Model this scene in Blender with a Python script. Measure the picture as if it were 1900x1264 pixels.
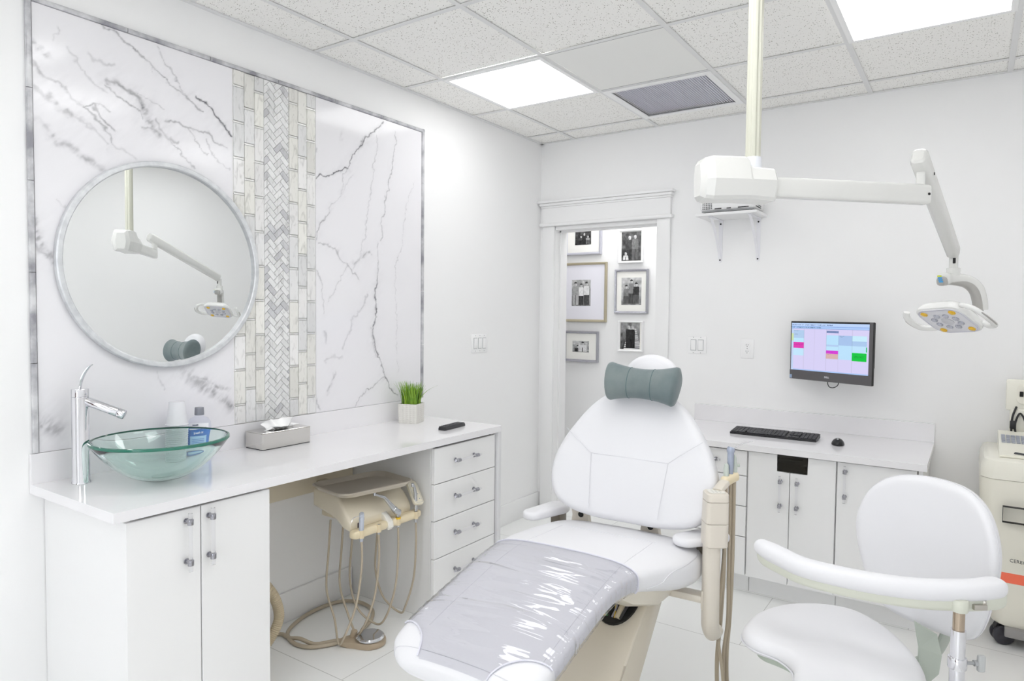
import bpy, bmesh, math, random
import numpy as np
from mathutils import Vector, Matrix
random.seed(7); PI=math.pi
for o in list(bpy.data.objects): bpy.data.objects.remove(o)
SC=bpy.context.scene; COL=SC.collection
# ---------------------------------------------------------------- camera (24 mm lens on 36 mm)
CAM=(2.6045,-4.1799,1.4453); YAW,PITCH,ROLL=2.16842,-0.040275,0.010214; FPX=1255.67
fw=Vector((math.cos(PITCH)*math.cos(YAW),math.cos(PITCH)*math.sin(YAW),math.sin(PITCH)))
rt=Vector((math.sin(YAW),-math.cos(YAW),0)); up=rt.cross(fw)
r2=rt*math.cos(ROLL)+up*math.sin(ROLL); u2=up*math.cos(ROLL)-rt*math.sin(ROLL)
cd=bpy.data.cameras.new('camera'); cam=bpy.data.objects.new('camera',cd); COL.objects.link(cam)
cd.sensor_width=36; cd.lens=FPX/1900*36; cd.clip_start=.02
cam.matrix_world=Matrix(((r2.x,u2.x,-fw.x,CAM[0]),(r2.y,u2.y,-fw.y,CAM[1]),(r2.z,u2.z,-fw.z,CAM[2]),(0,0,0,1)))
SC.camera=cam
SC.view_settings.view_transform='Standard'; SC.view_settings.look='None'; SC.view_settings.gamma=1
SC.view_settings.use_curve_mapping=False; SC.view_settings.exposure=0.30
w=bpy.data.worlds.new('world'); SC.world=w; w.use_nodes=True
w.node_tree.nodes['Background'].inputs[0].default_value=(.75,.82,.95,1); w.node_tree.nodes['Background'].inputs[1].default_value=2.0
PANEL_EMIT=4.2; FILL_WINDOW_EMIT=2.1; HALL_EMIT=4.6
SC.cycles.max_bounces=14; SC.cycles.diffuse_bounces=8; SC.cycles.use_adaptive_sampling=True; SC.cycles.adaptive_threshold=.05; SC.cycles.glossy_bounces=8; SC.cycles.transmission_bounces=12; SC.cycles.transparent_max_bounces=16
SC.cycles.sample_clamp_indirect=6; SC.cycles.use_denoising=True; SC.cycles.caustics_reflective=False
H=2.6576; TX=(.277,.887,1.497,2.107,2.717); TY=(-.2154,-.8254,-1.4354,-2.0454,-2.6554,-3.2654,-3.8754,-4.4854,-5.0954,-5.7054,-6.3154,-6.9254)
XR=3.15; YF=-7.8
# ---------------------------------------------------------------- materials
def s2l(c):
    c=c/255.0
    return c/12.92 if c<=.04045 else ((c+.055)/1.055)**2.4
def rgb(*c): return tuple(s2l(v) for v in c)+(1,)
MATS={}
def mat(name,col=(200,200,200),rough=.5,metal=0,emit=0,trans=0,ior=1.45,coat=0,sheen=0,bump=None,noise=None,alpha=1,spec=.5):
    if name in MATS: return MATS[name]
    m=bpy.data.materials.new(name); m.use_nodes=True; nt=m.node_tree; b=nt.nodes['Principled BSDF']
    c=rgb(*col); b.inputs['Base Color'].default_value=c; b.inputs['Roughness'].default_value=rough; b.inputs['Metallic'].default_value=metal
    b.inputs['IOR'].default_value=ior; b.inputs['Transmission Weight'].default_value=trans; b.inputs['Coat Weight'].default_value=coat
    b.inputs['Sheen Weight'].default_value=sheen; b.inputs['Specular IOR Level'].default_value=spec; b.inputs['Coat Roughness'].default_value=.05
    if emit: b.inputs['Emission Color'].default_value=c; b.inputs['Emission Strength'].default_value=emit
    if alpha<1: b.inputs['Alpha'].default_value=alpha
    tc=nt.nodes.new('ShaderNodeTexCoord')
    if noise:   # (scale, second colour, detail)
        n=nt.nodes.new('ShaderNodeTexNoise'); n.inputs['Scale'].default_value=noise[0]; n.inputs['Detail'].default_value=noise[2] if len(noise)>2 else 4
        nt.links.new(tc.outputs['Object'],n.inputs['Vector'])
        r=nt.nodes.new('ShaderNodeValToRGB'); r.color_ramp.elements[0].position=.35; r.color_ramp.elements[1].position=.65
        r.color_ramp.elements[0].color=c; r.color_ramp.elements[1].color=rgb(*noise[1]); nt.links.new(n.outputs['Fac'],r.inputs[0]); nt.links.new(r.outputs[0],b.inputs['Base Color'])
    if bump:    # (scale, strength, distance)
        n=nt.nodes.new('ShaderNodeTexNoise'); n.inputs['Scale'].default_value=bump[0]; n.inputs['Detail'].default_value=3
        nt.links.new(tc.outputs['Object'],n.inputs['Vector'])
        bp=nt.nodes.new('ShaderNodeBump'); bp.inputs['Strength'].default_value=bump[1]; bp.inputs['Distance'].default_value=bump[2] if len(bump)>2 else .002
        nt.links.new(n.outputs['Fac'],bp.inputs['Height']); nt.links.new(bp.outputs[0],b.inputs['Normal'])
    MATS[name]=m; return m
def attr_mat(name,rough=.5,emit=0,attr='col',coat=0,spec=.5,speck=None):
    if name in MATS: return MATS[name]
    m=mat(name,rough=rough,coat=coat,spec=spec); nt=m.node_tree; b=nt.nodes['Principled BSDF']
    a=nt.nodes.new('ShaderNodeAttribute'); a.attribute_name=attr
    nt.links.new(a.outputs['Color'],b.inputs['Base Color'])
    if emit: nt.links.new(a.outputs['Color'],b.inputs['Emission Color']); nt.links.remove(b.inputs['Base Color'].links[0]); b.inputs['Base Color'].default_value=(.01,.01,.012,1); b.inputs['Emission Strength'].default_value=emit; b.inputs['Specular IOR Level'].default_value=.2
    return m
WALL=mat('wall_paint',(244,244,244),.55,bump=(220,.12,.001),spec=.3)
CEILP=mat('ceiling_grid_paint',(226,226,226),.45)
TRIM=mat('trim_paint',(240,240,240),.28)
LAM=mat('white_laminate',(240,240,240),.3)
QUARTZ=mat('white_quartz',(238,237,239),.09,noise=(3,(236,235,237)))
GAPD=mat('gap_shade',(70,68,66),.7)  # dark tone standing for the shade in gaps between doors and drawers
CHROME=mat('chrome',(228,228,232),.07,1)
STEEL=mat('brushed_steel',(196,192,184),.28,1)
ACRYL=mat('clear_acrylic',(250,250,252),.02,trans=1,ior=1.2)
BLACK=mat('black_plastic',(34,34,36),.35)
DARK=mat('dark_slot',(22,22,22),.6)
VINYL=mat('white_vinyl',(231,231,234),.42,bump=(60,.12,.002))
SEAM=mat('white_seam',(222,222,226),.6)
BEIGE=mat('beige_enamel',(220,212,196),.22)
TAUPE=mat('taupe_enamel',(220,213,201),.3)
CREAM=mat('cream_plastic',(232,223,202),.22)
CREAM2=mat('warm_cream_plastic',(236,222,190),.28)
HOSE=mat('taupe_hose',(182,170,150),.45)
LAMPW=mat('lamp_white_plastic',(224,224,221),.25)
LAMPG=mat('lamp_grey_plastic',(176,174,170),.35)
POLEM=mat('pole_enamel',(206,206,192),.3)
GREYP=mat('grey_plastic',(168,170,172),.35)
# speckled mineral ceiling tile
def ceiling_mat():
    m=mat('mineral_ceiling_tile',(232,231,228),.9,spec=.1); nt=m.node_tree; b=nt.nodes['Principled BSDF']
    tc=nt.nodes.new('ShaderNodeTexCoord'); mp=nt.nodes.new('ShaderNodeMapping'); mp.inputs['Scale'].default_value=(1,1,0); nt.links.new(tc.outputs['Object'],mp.inputs[0])
    prev=None
    for sc_,th in ((95,.20),(160,.17),(60,.14)):
        v=nt.nodes.new('ShaderNodeTexVoronoi'); v.inputs['Scale'].default_value=sc_; nt.links.new(mp.outputs[0],v.inputs['Vector'])
        d=nt.nodes.new('ShaderNodeMath'); d.operation='LESS_THAN'; d.inputs[1].default_value=th; nt.links.new(v.outputs['Distance'],d.inputs[0])
        s=nt.nodes.new('ShaderNodeSeparateColor'); nt.links.new(v.outputs['Color'],s.inputs[0])
        g=nt.nodes.new('ShaderNodeMath'); g.operation='GREATER_THAN'; g.inputs[1].default_value=.52; nt.links.new(s.outputs[0],g.inputs[0])
        q=nt.nodes.new('ShaderNodeMath'); q.operation='MULTIPLY'; nt.links.new(d.outputs[0],q.inputs[0]); nt.links.new(g.outputs[0],q.inputs[1])
        if prev is None: prev=q
        else:
            x=nt.nodes.new('ShaderNodeMath'); x.operation='MAXIMUM'; nt.links.new(prev.outputs[0],x.inputs[0]); nt.links.new(q.outputs[0],x.inputs[1]); prev=x
    mx=nt.nodes.new('ShaderNodeMix'); mx.data_type='RGBA'; mx.inputs['A'].default_value=rgb(247,246,243); mx.inputs['B'].default_value=rgb(132,126,116)
    nt.links.new(prev.outputs[0],mx.inputs['Factor']); nt.links.new(mx.outputs['Result'],b.inputs['Base Color'])
    bp=nt.nodes.new('ShaderNodeBump'); bp.invert=True; bp.inputs['Strength'].default_value=.4; bp.inputs['Distance'].default_value=.002
    nt.links.new(prev.outputs[0],bp.inputs['Height']); nt.links.new(bp.outputs[0],b.inputs['Normal']); return m
CEIL=ceiling_mat()
def floor_mat():
    m=mat('white_porcelain_floor',(232,233,232),.12); nt=m.node_tree; b=nt.nodes['Principled BSDF']
    tc=nt.nodes.new('ShaderNodeTexCoord'); br=nt.nodes.new('ShaderNodeTexBrick'); br.offset=.5
    br.inputs['Color1'].default_value=rgb(243,244,243); br.inputs['Color2'].default_value=rgb(241,242,241); br.inputs['Mortar'].default_value=rgb(196,196,194)
    br.inputs['Scale'].default_value=1; br.inputs['Mortar Size'].default_value=.0018; br.inputs['Mortar Smooth'].default_value=.2; br.inputs['Brick Width'].default_value=1.2; br.inputs['Row Height'].default_value=.6
    nt.links.new(tc.outputs['Object'],br.inputs['Vector']); nt.links.new(br.outputs['Color'],b.inputs['Base Color']); return m
FLOOR=floor_mat()
# ---------------------------------------------------------------- mesh helpers
WM={}
def lab(o,label,cat,group=None):
    o['label']=label; o['category']=cat
    if group: o['group']=group
    return o
def thing(name,label,cat,loc=(0,0,0),rz=0,group=None,mtx=None):
    o=bpy.data.objects.new(name,None); COL.objects.link(o); o.empty_display_size=.05
    M=mtx if mtx is not None else Matrix.Translation(Vector(loc))@Matrix.Rotation(rz,4,'Z')
    o.matrix_world=M; WM[o]=M.copy(); return lab(o,label,cat,group)
def obj(name,bm,mats,parent=None,ang=35,local=False,label=None,origin=None):
    """one mesh object; geometry in bm is in world space unless local"""
    if not isinstance(mats,(list,tuple)): mats=[mats]
    M=WM[parent] if parent else (Matrix.Translation(Vector(origin)) if origin is not None else Matrix())
    if not local: bm.transform(M.inverted())
    bmesh.ops.recalc_face_normals(bm,faces=bm.faces)
    me=bpy.data.meshes.new(name); bm.to_mesh(me); bm.free()
    for m in mats: me.materials.append(m)
    if ang: 
        for p in me.polygons: p.use_smooth=True
        me.set_sharp_from_angle(angle=math.radians(ang))
    o=bpy.data.objects.new(name,me); COL.objects.link(o)
    if parent: o.parent=parent; WM[o]=M.copy()
    else: o.matrix_world=M; WM[o]=M.copy()
    if label: o['label']=label
    return o
def struct(name,bm,m,label,cat='wall',ang=30):
    o=obj(name,bm,m,ang=ang); o['kind']='structure'; return lab(o,label,cat)
def B(): return bmesh.new()
def box(bm,lo,hi,bev=0,seg=2,M=None,mi=0):
    lo=Vector(lo); hi=Vector(hi); vs=[bm.verts.new((x,y,z)) for x in (lo.x,hi.x) for y in (lo.y,hi.y) for z in (lo.z,hi.z)]
    fs=[bm.faces.new([vs[i] for i in q]) for q in ((0,1,3,2),(4,6,7,5),(0,4,5,1),(2,3,7,6),(0,2,6,4),(1,5,7,3))]
    for f in fs: f.material_index=mi
    if bev:
        es=list({e for f in fs for e in f.edges}); r=bmesh.ops.bevel(bm,geom=es,offset=bev,segments=seg,affect='EDGES',profile=.5)
        vs=list({v for f in r['faces'] for v in f.verts}|set(v for v in vs if v.is_valid))
        for f in r['faces']: f.material_index=mi
    if M is not None:
        for v in vs: v.co=M@v.co
    return bm
def obox(bm,M,dx,dy,dz,bev=0,seg=2,mi=0): return box(bm,(-dx/2,-dy/2,-dz/2),(dx/2,dy/2,dz/2),bev,seg,M,mi)
def frame(o,x,y=None,z=None):
    """matrix from origin and axes"""
    x=Vector(x).normalized()
    if z is not None: z=Vector(z); y=z.cross(x).normalized(); z=x.cross(y)
    else: y=Vector(y); z=x.cross(y).normalized(); y=z.cross(x)
    return Matrix(((x.x,y.x,z.x,o[0]),(x.y,y.y,z.y,o[1]),(x.z,y.z,z.z,o[2]),(0,0,0,1)))
def prism(bm,pts,z0,z1,fn=None,bev=0,seg=2,mi=0):
    n=len(pts); fn=fn or (lambda x,y,z:(x,y,z))
    a=[bm.verts.new((p[0],p[1],z0)) for p in pts]; b=[bm.verts.new((p[0],p[1],z1)) for p in pts]
    fs=[bm.faces.new(a[::-1]),bm.faces.new(b)]+[bm.faces.new((a[i],a[(i+1)%n],b[(i+1)%n],b[i])) for i in range(n)]
    for f in fs: f.material_index=mi
    vs=a+b
    if bev:
        es=list(set(fs[0].edges)|set(fs[1].edges)); r=bmesh.ops.bevel(bm,geom=es,offset=bev,segments=seg,affect='EDGES',profile=.5)
        for f in r['faces']: f.material_index=mi
        vs=list({v for f in r['faces'] for v in f.verts}|set(v for v in vs if v.is_valid))
    for v in vs: v.co=Vector(fn(*v.co))
    return bm
def spl(P,n=8,closed=False):
    P=[Vector(p) for p in P]; m=len(P); out=[]
    rng=range(m) if closed else range(m-1)
    for i in rng:
        if closed: p0,p1,p2,p3=P[(i-1)%m],P[i],P[(i+1)%m],P[(i+2)%m]
        else: p0,p1,p2,p3=P[max(i-1,0)],P[i],P[i+1],P[min(i+2,m-1)]
        for k in range(n):
            t=k/n; out.append(.5*((2*p1)+(p2-p0)*t+(2*p0-5*p1+4*p2-p3)*t*t+(3*p1-p0-3*p2+p3)*t**3))
    if not closed: out.append(P[-1])
    return out
def tube(bm,P,r,seg=12,cap=True,sq=None,mi=0,upv=None):
    """tube along P; r number/list; sq=(a,b) makes the section a superellipse of half sizes r*a, r*b"""
    P=[Vector(p) for p in P]; n=len(P); rs=r if isinstance(r,(list,tuple)) else [r]*n; rings=[]
    t0=(P[1]-P[0]).normalized(); u=Vector(upv) if upv is not None else (Vector((0,0,1)) if abs(t0.z)<.9 else Vector((1,0,0)))
    u=(u-t0*u.dot(t0)).normalized()
    for i in range(n):
        t=(P[min(i+1,n-1)]-P[max(i-1,0)]).normalized(); u=(u-t*u.dot(t)).normalized(); v=t.cross(u); ring=[]
        for k in range(seg):
            a=2*PI*k/seg; ca,sa=math.cos(a),math.sin(a)
            if sq:
                e=sq[2] if len(sq)>2 else .5
                ca=math.copysign(abs(ca)**e,ca)*sq[0]; sa=math.copysign(abs(sa)**e,sa)*sq[1]
            ring.append(bm.verts.new(P[i]+(u*ca+v*sa)*rs[i]))
        rings.append(ring)
    skin(bm,rings,cap,mi); return bm
def skin(bm,rings,cap=True,mi=0):
    for a,b in zip(rings[:-1],rings[1:]):
        n=len(a)
        for k in range(n):
            f=bm.faces.new((a[k],a[(k+1)%n],b[(k+1)%n],b[k])); f.material_index=mi
    if cap:
        for rg in (rings[0][::-1],rings[-1]):
            f=bm.faces.new(rg); f.material_index=mi
def loft(bm,secs,cap=True,mi=0): skin(bm,[[bm.verts.new(p) for p in s] for s in secs],cap,mi); return bm
def cyl(bm,a,b,r,seg=20,r2=None,mi=0,bev=0):
    a=Vector(a); b=Vector(b); r2=r if r2 is None else r2
    if bev:
        d=(b-a).normalized(); return tube(bm,[a,a+d*bev*.3,a+d*bev,b-d*bev,b-d*bev*.3,b],[r-bev,r-bev*.3,r,r2,r2-bev*.3,r2-bev],seg,mi=mi)
    return tube(bm,[a,b],[r,r2],seg,mi=mi)
def lathe(bm,prof,c=(0,0,0),seg=48,M=None,closed=False,mi=0):
    rings=[]
    for r,z in prof:
        rings.append([bm.verts.new((max(r,1e-5)*math.cos(2*PI*k/seg)+c[0],max(r,1e-5)*math.sin(2*PI*k/seg)+c[1],z+c[2])) for k in range(seg)])
    if closed: rings.append(rings[0])
    skin(bm,rings,not closed,mi)
    if M is not None:
        for rg in rings[:-1] if closed else rings:
            for v in rg: v.co=M@v.co
    return bm
def ball(bm,c,r,seg=16,sc=(1,1,1),M=None,mi=0):
    prof=[(r*math.cos(t),r*math.sin(t)) for t in [(-.5+i/(seg/2))*PI for i in range(seg//2+1)]]
    n0=len(bm.verts); rings=[]
    for pr,pz in prof: rings.append([bm.verts.new((max(pr,1e-5)*math.cos(2*PI*k/seg)*sc[0],max(pr,1e-5)*math.sin(2*PI*k/seg)*sc[1],pz*sc[2])) for k in range(seg)])
    skin(bm,rings,True,mi)
    for rg in rings:
        for v in rg: v.co=(M@v.co if M is not None else v.co)+Vector(c)
    return bm
def inset(o,d):
    n=len(o); out=[]
    A=sum(o[i].x*o[(i+1)%n].y-o[(i+1)%n].x*o[i].y for i in range(n)); s=1 if A>0 else -1
    for i in range(n):
        t=(o[(i+1)%n]-o[i-1]); t.normalize(); out.append(Vector((o[i].x-t.y*s*d,o[i].y+t.x*s*d)))
    return out
def cushion(bm,outline,z0,z1,r,crown,fn,steps=5,mi=0,cen=None):
    """pillow from a smooth closed outline: rounded rim radius r, domed faces"""
    o=[Vector(p[:2]) for p in outline]; rings=[]; inner=inset(o,r)
    c=Vector(cen) if cen else sum(inner,Vector((0,0)))/len(inner); hh=(z1-z0)/2; rz=min(r,hh); zc=(z0+z1)/2
    def ring(pts,z): return [bm.verts.new(fn(p.x,p.y,z)) for p in pts]
    for s in (.3,.6,.85): rings.append(ring([c+(p-c)*s for p in inner],z0-crown*.3*(1-s*s)))
    for i in range(steps+1):
        t=-PI/2+PI/2*i/steps; rings.append(ring(inset(o,r*(1-math.cos(t))),z0+rz+rz*math.sin(t)))
    for i in range(steps+1):
        t=PI/2*i/steps; 
        if i==0 and z1-z0<=2*rz+1e-6: continue
        rings.append(ring(inset(o,r*(1-math.cos(t))),z1-rz+rz*math.sin(t)))
    for s in (.94,.85,.7,.5,.3,.12): rings.append(ring([c+(p-c)*s for p in inner],z1+crown*(1-s*s)))
    skin(bm,rings,True,mi); return bm
def rrect(w,h,r,n=5,cx=0,cy=0):
    out=[]
    for sx,sy,a0 in ((1,1,0),(-1,1,90),(-1,-1,180),(1,-1,270)):
        for k in range(n+1):
            a=math.radians(a0+90*k/n); out.append((cx+sx*(w/2-r)+r*math.cos(a),cy+sy*(h/2-r)+r*math.sin(a)))
    return out
def text(name,s,size,M,m,parent,ext=.0006,bold=False,label=None,align='CENTER',sx=1):
    cu=bpy.data.curves.new(name,'FONT'); cu.body=s; cu.size=size; cu.extrude=ext; cu.align_x=align; cu.align_y='CENTER'; cu.offset=size*.02 if bold else 0; cu.resolution_u=3
    t=bpy.data.objects.new(name+'_tmp',cu); COL.objects.link(t); bpy.context.view_layer.update()
    me=bpy.data.meshes.new_from_object(t.evaluated_get(bpy.context.evaluated_depsgraph_get())); bpy.data.objects.remove(t)
    bm=B(); bm.from_mesh(me); bpy.data.meshes.remove(me); bm.transform(M@Matrix.Diagonal((sx,1,1,1)))
    return obj(name,bm,m,parent,ang=0,label=label)
def grid_col(name,corner,ux,uy,nx,ny,colors,m,parent,thick=0,domain='FACE'):
    """flat grid with per-cell (FACE) or per-vertex (POINT) colours, array [ny][nx][3] linear"""
    c=WM[parent].inverted() if parent else Matrix()
    X,Y=np.meshgrid(np.linspace(0,1,nx+1),np.linspace(0,1,ny+1)); cr=np.array(corner); 
    V=cr+X[...,None]*np.array(ux)+Y[...,None]*np.array(uy); V=V.reshape(-1,3)
    Mi=np.array(c); V=V@Mi[:3,:3].T+Mi[:3,3]
    idx=np.arange((nx+1)*(ny+1)).reshape(ny+1,nx+1)
    F=np.stack([idx[:-1,:-1],idx[:-1,1:],idx[1:,1:],idx[1:,:-1]],-1).reshape(-1,4)
    me=bpy.data.meshes.new(name); me.vertices.add(len(V)); me.vertices.foreach_set('co',V.ravel()); me.loops.add(F.size); me.loops.foreach_set('vertex_index',F.ravel())
    me.polygons.add(len(F)); me.polygons.foreach_set('loop_start',np.arange(len(F))*4); me.update(calc_edges=True)
    a=me.attributes.new('col','FLOAT_COLOR',domain); cc=np.ones((len(F) if domain=='FACE' else len(V),4)); cc[:,:3]=np.asarray(colors).reshape(-1,3); a.data.foreach_set('color',cc.ravel())
    me.materials.append(m); o=bpy.data.objects.new(name,me); COL.objects.link(o)
    if parent: o.parent=parent; WM[o]=WM[parent].copy()
    else: WM[o]=Matrix()
    return o
def npl(c): c=np.asarray(c,float)/255; return np.where(c<=.04045,c/12.92,((c+.055)/1.055)**2.4)
# ================================================================ ROOM
bm=B(); box(bm,(-1.3,YF-.1,-.1),(XR+.1,1.1,0)); struct('floor',bm,FLOOR,'glossy white porcelain tile floor','floor')
bm=B(); box(bm,(-.1,YF-.1,0),(0,0,H+.1)); struct('wall_left',bm,WALL,'white painted wall behind the long vanity counter','wall')
bm=B(); box(bm,(-1.3,0,0),(.125,.16,H+.1)); box(bm,(.896,0,0),(XR+.1,.16,H+.1)); box(bm,(.125,0,2.06),(.896,.16,H+.1)); struct('wall_back',bm,WALL,'white painted far wall with the doorway and monitor','wall')
bm=B(); box(bm,(XR,YF-.1,0),(XR+.1,0,H+.1)); struct('wall_right',bm,WALL,'white painted wall right of the wheeled scanner cart','wall')
bm=B(); box(bm,(0,YF-.1,0),(XR,YF,.12)); box(bm,(0,YF-.1,2.5),(XR,YF,H+.1)); box(bm,(0,YF-.1,.12),(1.7,YF,2.5)); box(bm,(3.08,YF-.1,.12),(XR,YF,2.5)); struct('wall_front',bm,WALL,'white painted wall opposite the doorway wall','wall')
bm=B(); box(bm,(-1.3,.9,0),(2.1,1.0,H+.1)); struct('wall_hall',bm,WALL,'white hallway wall hung with framed photos','wall')
bm=B(); box(bm,(-1.4,.16,0),(-1.3,.9,H+.1)); box(bm,(2.0,.16,0),(2.1,.9,H+.1)); struct('wall_hallway_ends',bm,WALL,'white end walls of the hallway','wall')
bm=B(); box(bm,(-1.3,.16,H),(2.0,.9,H+.1)); struct('ceiling_hall',bm,WALL,'white hallway ceiling','ceiling')
# ceiling tiles and grid
gx=[0]+list(TX)+[XR]; gy=[0]+list(TY)+[YF]
LIGHTS=[(0,1),(3,1),(2,3),(1,4),(3,4),(1,6),(3,7),(0,8),(2,9)]           # cell (ix,iy): x TX[ix]..TX[ix+1], y TY[iy+1]..TY[iy]
skip={(a+1,b+1) for a,b in LIGHTS}|{(2,2),(2,1)}
bm=B()
for i in range(len(gx)-1):
    for j in range(len(gy)-1):
        if (i,j) in skip: continue
        box(bm,(gx[i]+.010,gy[j+1]+.010,H+.005),(gx[i+1]-.010,gy[j]-.010,H+.018))
box(bm,(-.1,YF-.1,H+.03),(XR+.1,0,H+.1)); struct('ceiling',bm,CEIL,'suspended ceiling of white speckled mineral tiles','ceiling',ang=0)
bm=B(); hw=.012
for x in TX: box(bm,(x-hw,YF,H),(x+hw,0,H+.003)); 
for y in TY: box(bm,(0,y-hw,H+.0004),(XR,y+hw,H+.003))
box(bm,(0,YF,H-.001),(.022,0,H+.004)); box(bm,(XR-.022,YF,H-.001),(XR,0,H+.004)); box(bm,(0,-.022,H-.001),(XR,0,H+.0035)); box(bm,(0,YF,H-.001),(XR,YF+.022,H+.0035))
struct('trim_1',bm,CEILP,'white metal grid of the suspended ceiling','ceiling grid',ang=0)
# baseboards
bm=B(); box(bm,(0,-1.283,0),(.016,0,.142),.003); struct('baseboard_left',bm,TRIM,'white baseboard between the drawer cabinet and the corner','baseboard')
bm=B(); box(bm,(0,-2.69,0),(.016,-1.81,.142),.003); struct('baseboard_niche',bm,TRIM,'white baseboard inside the knee space of the counter','baseboard')
bm=B(); box(bm,(XR-.016,YF,0),(XR,0,.142),.003); struct('baseboard_right',bm,TRIM,'white baseboard along the right wall','baseboard')
bm=B(); box(bm,(.99,-.016,0),(1.165,0,.142),.003); box(bm,(2.46,-.016,0),(XR-.016,0,.142),.003); struct('baseboard_back',bm,TRIM,'white baseboard along the far wall','baseboard')
bm=B(); box(bm,(-1.3,.884,0),(2.0,.9,.142),.003); struct('baseboard_hall',bm,TRIM,'white baseboard of the hallway wall','baseboard')
# door casing
bm=B(); box(bm,(.032,-.022,0),(.125,0,2.065),.002); box(bm,(.896,-.022,0),(.986,0,2.065),.002)
box(bm,(.012,-.042,2.065),(1.004,0,2.088),.006); box(bm,(.03,-.026,2.088),(.988,0,2.196))
box(bm,(.024,-.036,2.196),(.994,0,2.208),.003); box(bm,(.014,-.048,2.208),(1.004,0,2.228),.006); box(bm,(.004,-.060,2.228),(1.012,0,2.245),.003)
struct('trim_2',bm,TRIM,'white craftsman casing around the doorway','door casing')
bm=B(); box(bm,(.105,-.004,0),(.127,.165,2.062)); box(bm,(.894,-.004,0),(.916,.165,2.062)); box(bm,(.105,-.004,2.04),(.916,.165,2.062)); box(bm,(.127,.06,0),(.137,.10,2.04)); box(bm,(.884,.06,0),(.894,.10,2.04)); box(bm,(.127,.06,2.03),(.894,.10,2.04))
struct('trim_3',bm,TRIM,'white jamb lining the doorway','door jamb')
bm=B(); box(bm,(1.705,YF-.06,.125),(3.075,YF-.05,2.495)); wn=struct('fill_window',bm,mat('fill_window_pane',(244,248,255),.5,emit=FILL_WINDOW_EMIT),'added glowing frosted window behind the camera, giving fill light','window',ang=0)  # glowing pane added out of view to fill the room with light
bm=B()
for lo,hi in (((1.7,.12),(3.08,.17)),((1.7,2.45),(3.08,2.50)),((1.7,.17),(1.75,2.45)),((3.03,.17),(3.08,2.45)),((2.37,.17),(2.41,2.45))): box(bm,(lo[0],YF-.045,lo[1]),(hi[0],YF+.01,hi[1]))
obj('fill_window_frame',bm,TRIM,wn,ang=0)
# ceiling fixtures
LF=mat('light_frame',(244,244,244),.4); DIFF=mat('light_diffuser',(255,255,255),.4,emit=PANEL_EMIT); DIFH=mat('hall_diffuser',(255,255,255),.4,emit=HALL_EMIT)
def ceiling_light(x0,x1,y0,y1,label,dm=DIFF,group=None,z=H):
    t=thing('ceiling_light',label,'ceiling light',((x0+x1)/2,(y0+y1)/2,z),group=group)
    bm=B(); f=.022
    for lo,hi in (((x0,y0),(x1,y0+f)),((x0,y1-f),(x1,y1)),((x0,y0+f),(x0+f,y1-f)),((x1-f,y0+f),(x1,y1-f))): box(bm,(lo[0],lo[1],z-.006),(hi[0],hi[1],z-.0005))
    obj('frame',bm,LF,t,ang=0); bm=B(); box(bm,(x0+f+.001,y0+f+.001,z-.003),(x1-f-.001,y1-f-.001,z-.001)); obj('diffuser',bm,dm,t,ang=0)
lb=['square flat ceiling light glowing above the left wall, beside the grey panel','large flat ceiling light glowing at the top right of the photo']
for k,(a,b) in enumerate(LIGHTS):  # all after the first two are added out of view to brighten the room
    ceiling_light(TX[a]+.006,TX[a+1]-.006,TY[b+1]+.006,TY[b]-.006,lb[k] if k<2 else 'added square flat ceiling light out of view in the nearer half of the room',group='added ceiling lights out of view in the nearer half of the room' if k>1 else None)
ceiling_light(-.2,1.1,.3,.75,'long flat ceiling light in the hallway beyond the doorway',DIFH)
t=thing('ceiling_panel','plain grey metal ceiling panel between the square light and the vent grille','ceiling panel',(1.19,-1.13,H))
bm=B(); box(bm,(TX[1]+.013,TY[2]+.013,H+.0008),(TX[2]-.013,TY[1]-.013,H+.004)); obj('panel',bm,mat('grey_metal_panel',(236,236,233),.45),t,ang=0)
bm=B(); 
for y0 in (TY[2]+.0122,TY[1]-.0145): box(bm,(TX[1]+.013,y0,H+.0004),(TX[2]-.013,y0+.0022,H+.0006))
obj('shadow_gap',bm,DARK,t,ang=0)
t=thing('ceiling_vent','grey louvred ceiling air vent in a white frame','air vent',(1.19,-.52,H))
bm=B(); x0,x1,y0,y1=TX[1]+.008,TX[2]-.008,TY[1]+.008,TY[0]-.008; f=.034
for lo,hi in (((x0,y0),(x1,y0+f)),((x0,y1-f),(x1,y1)),((x0,y0+f),(x0+f,y1-f)),((x1-f,y0+f),(x1,y1-f))): box(bm,(lo[0],lo[1],H-.006),(hi[0],hi[1],H-.0005))
obj('frame',bm,LF,t,ang=0)
bm=B(); n=40
for k in range(n):
    x=x0+f+(x1-x0-2*f)*(k+.5)/n; M=Matrix.Translation((x,(y0+y1)/2,H+.004))@Matrix.Rotation(.45,4,'Y'); obox(bm,M,.0125,y1-y0-2*f-.002,.001)
obj('louvre',bm,mat('louvre_grey',(236,236,243),.5),t,ang=0)
bm=B(); box(bm,(x0+f,y0+f,H+.016),(x1-f,y1-f,H+.018)); obj('duct_mesh',bm,mat('duct_dark',(228,228,236),.8),t,ang=0)
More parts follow.
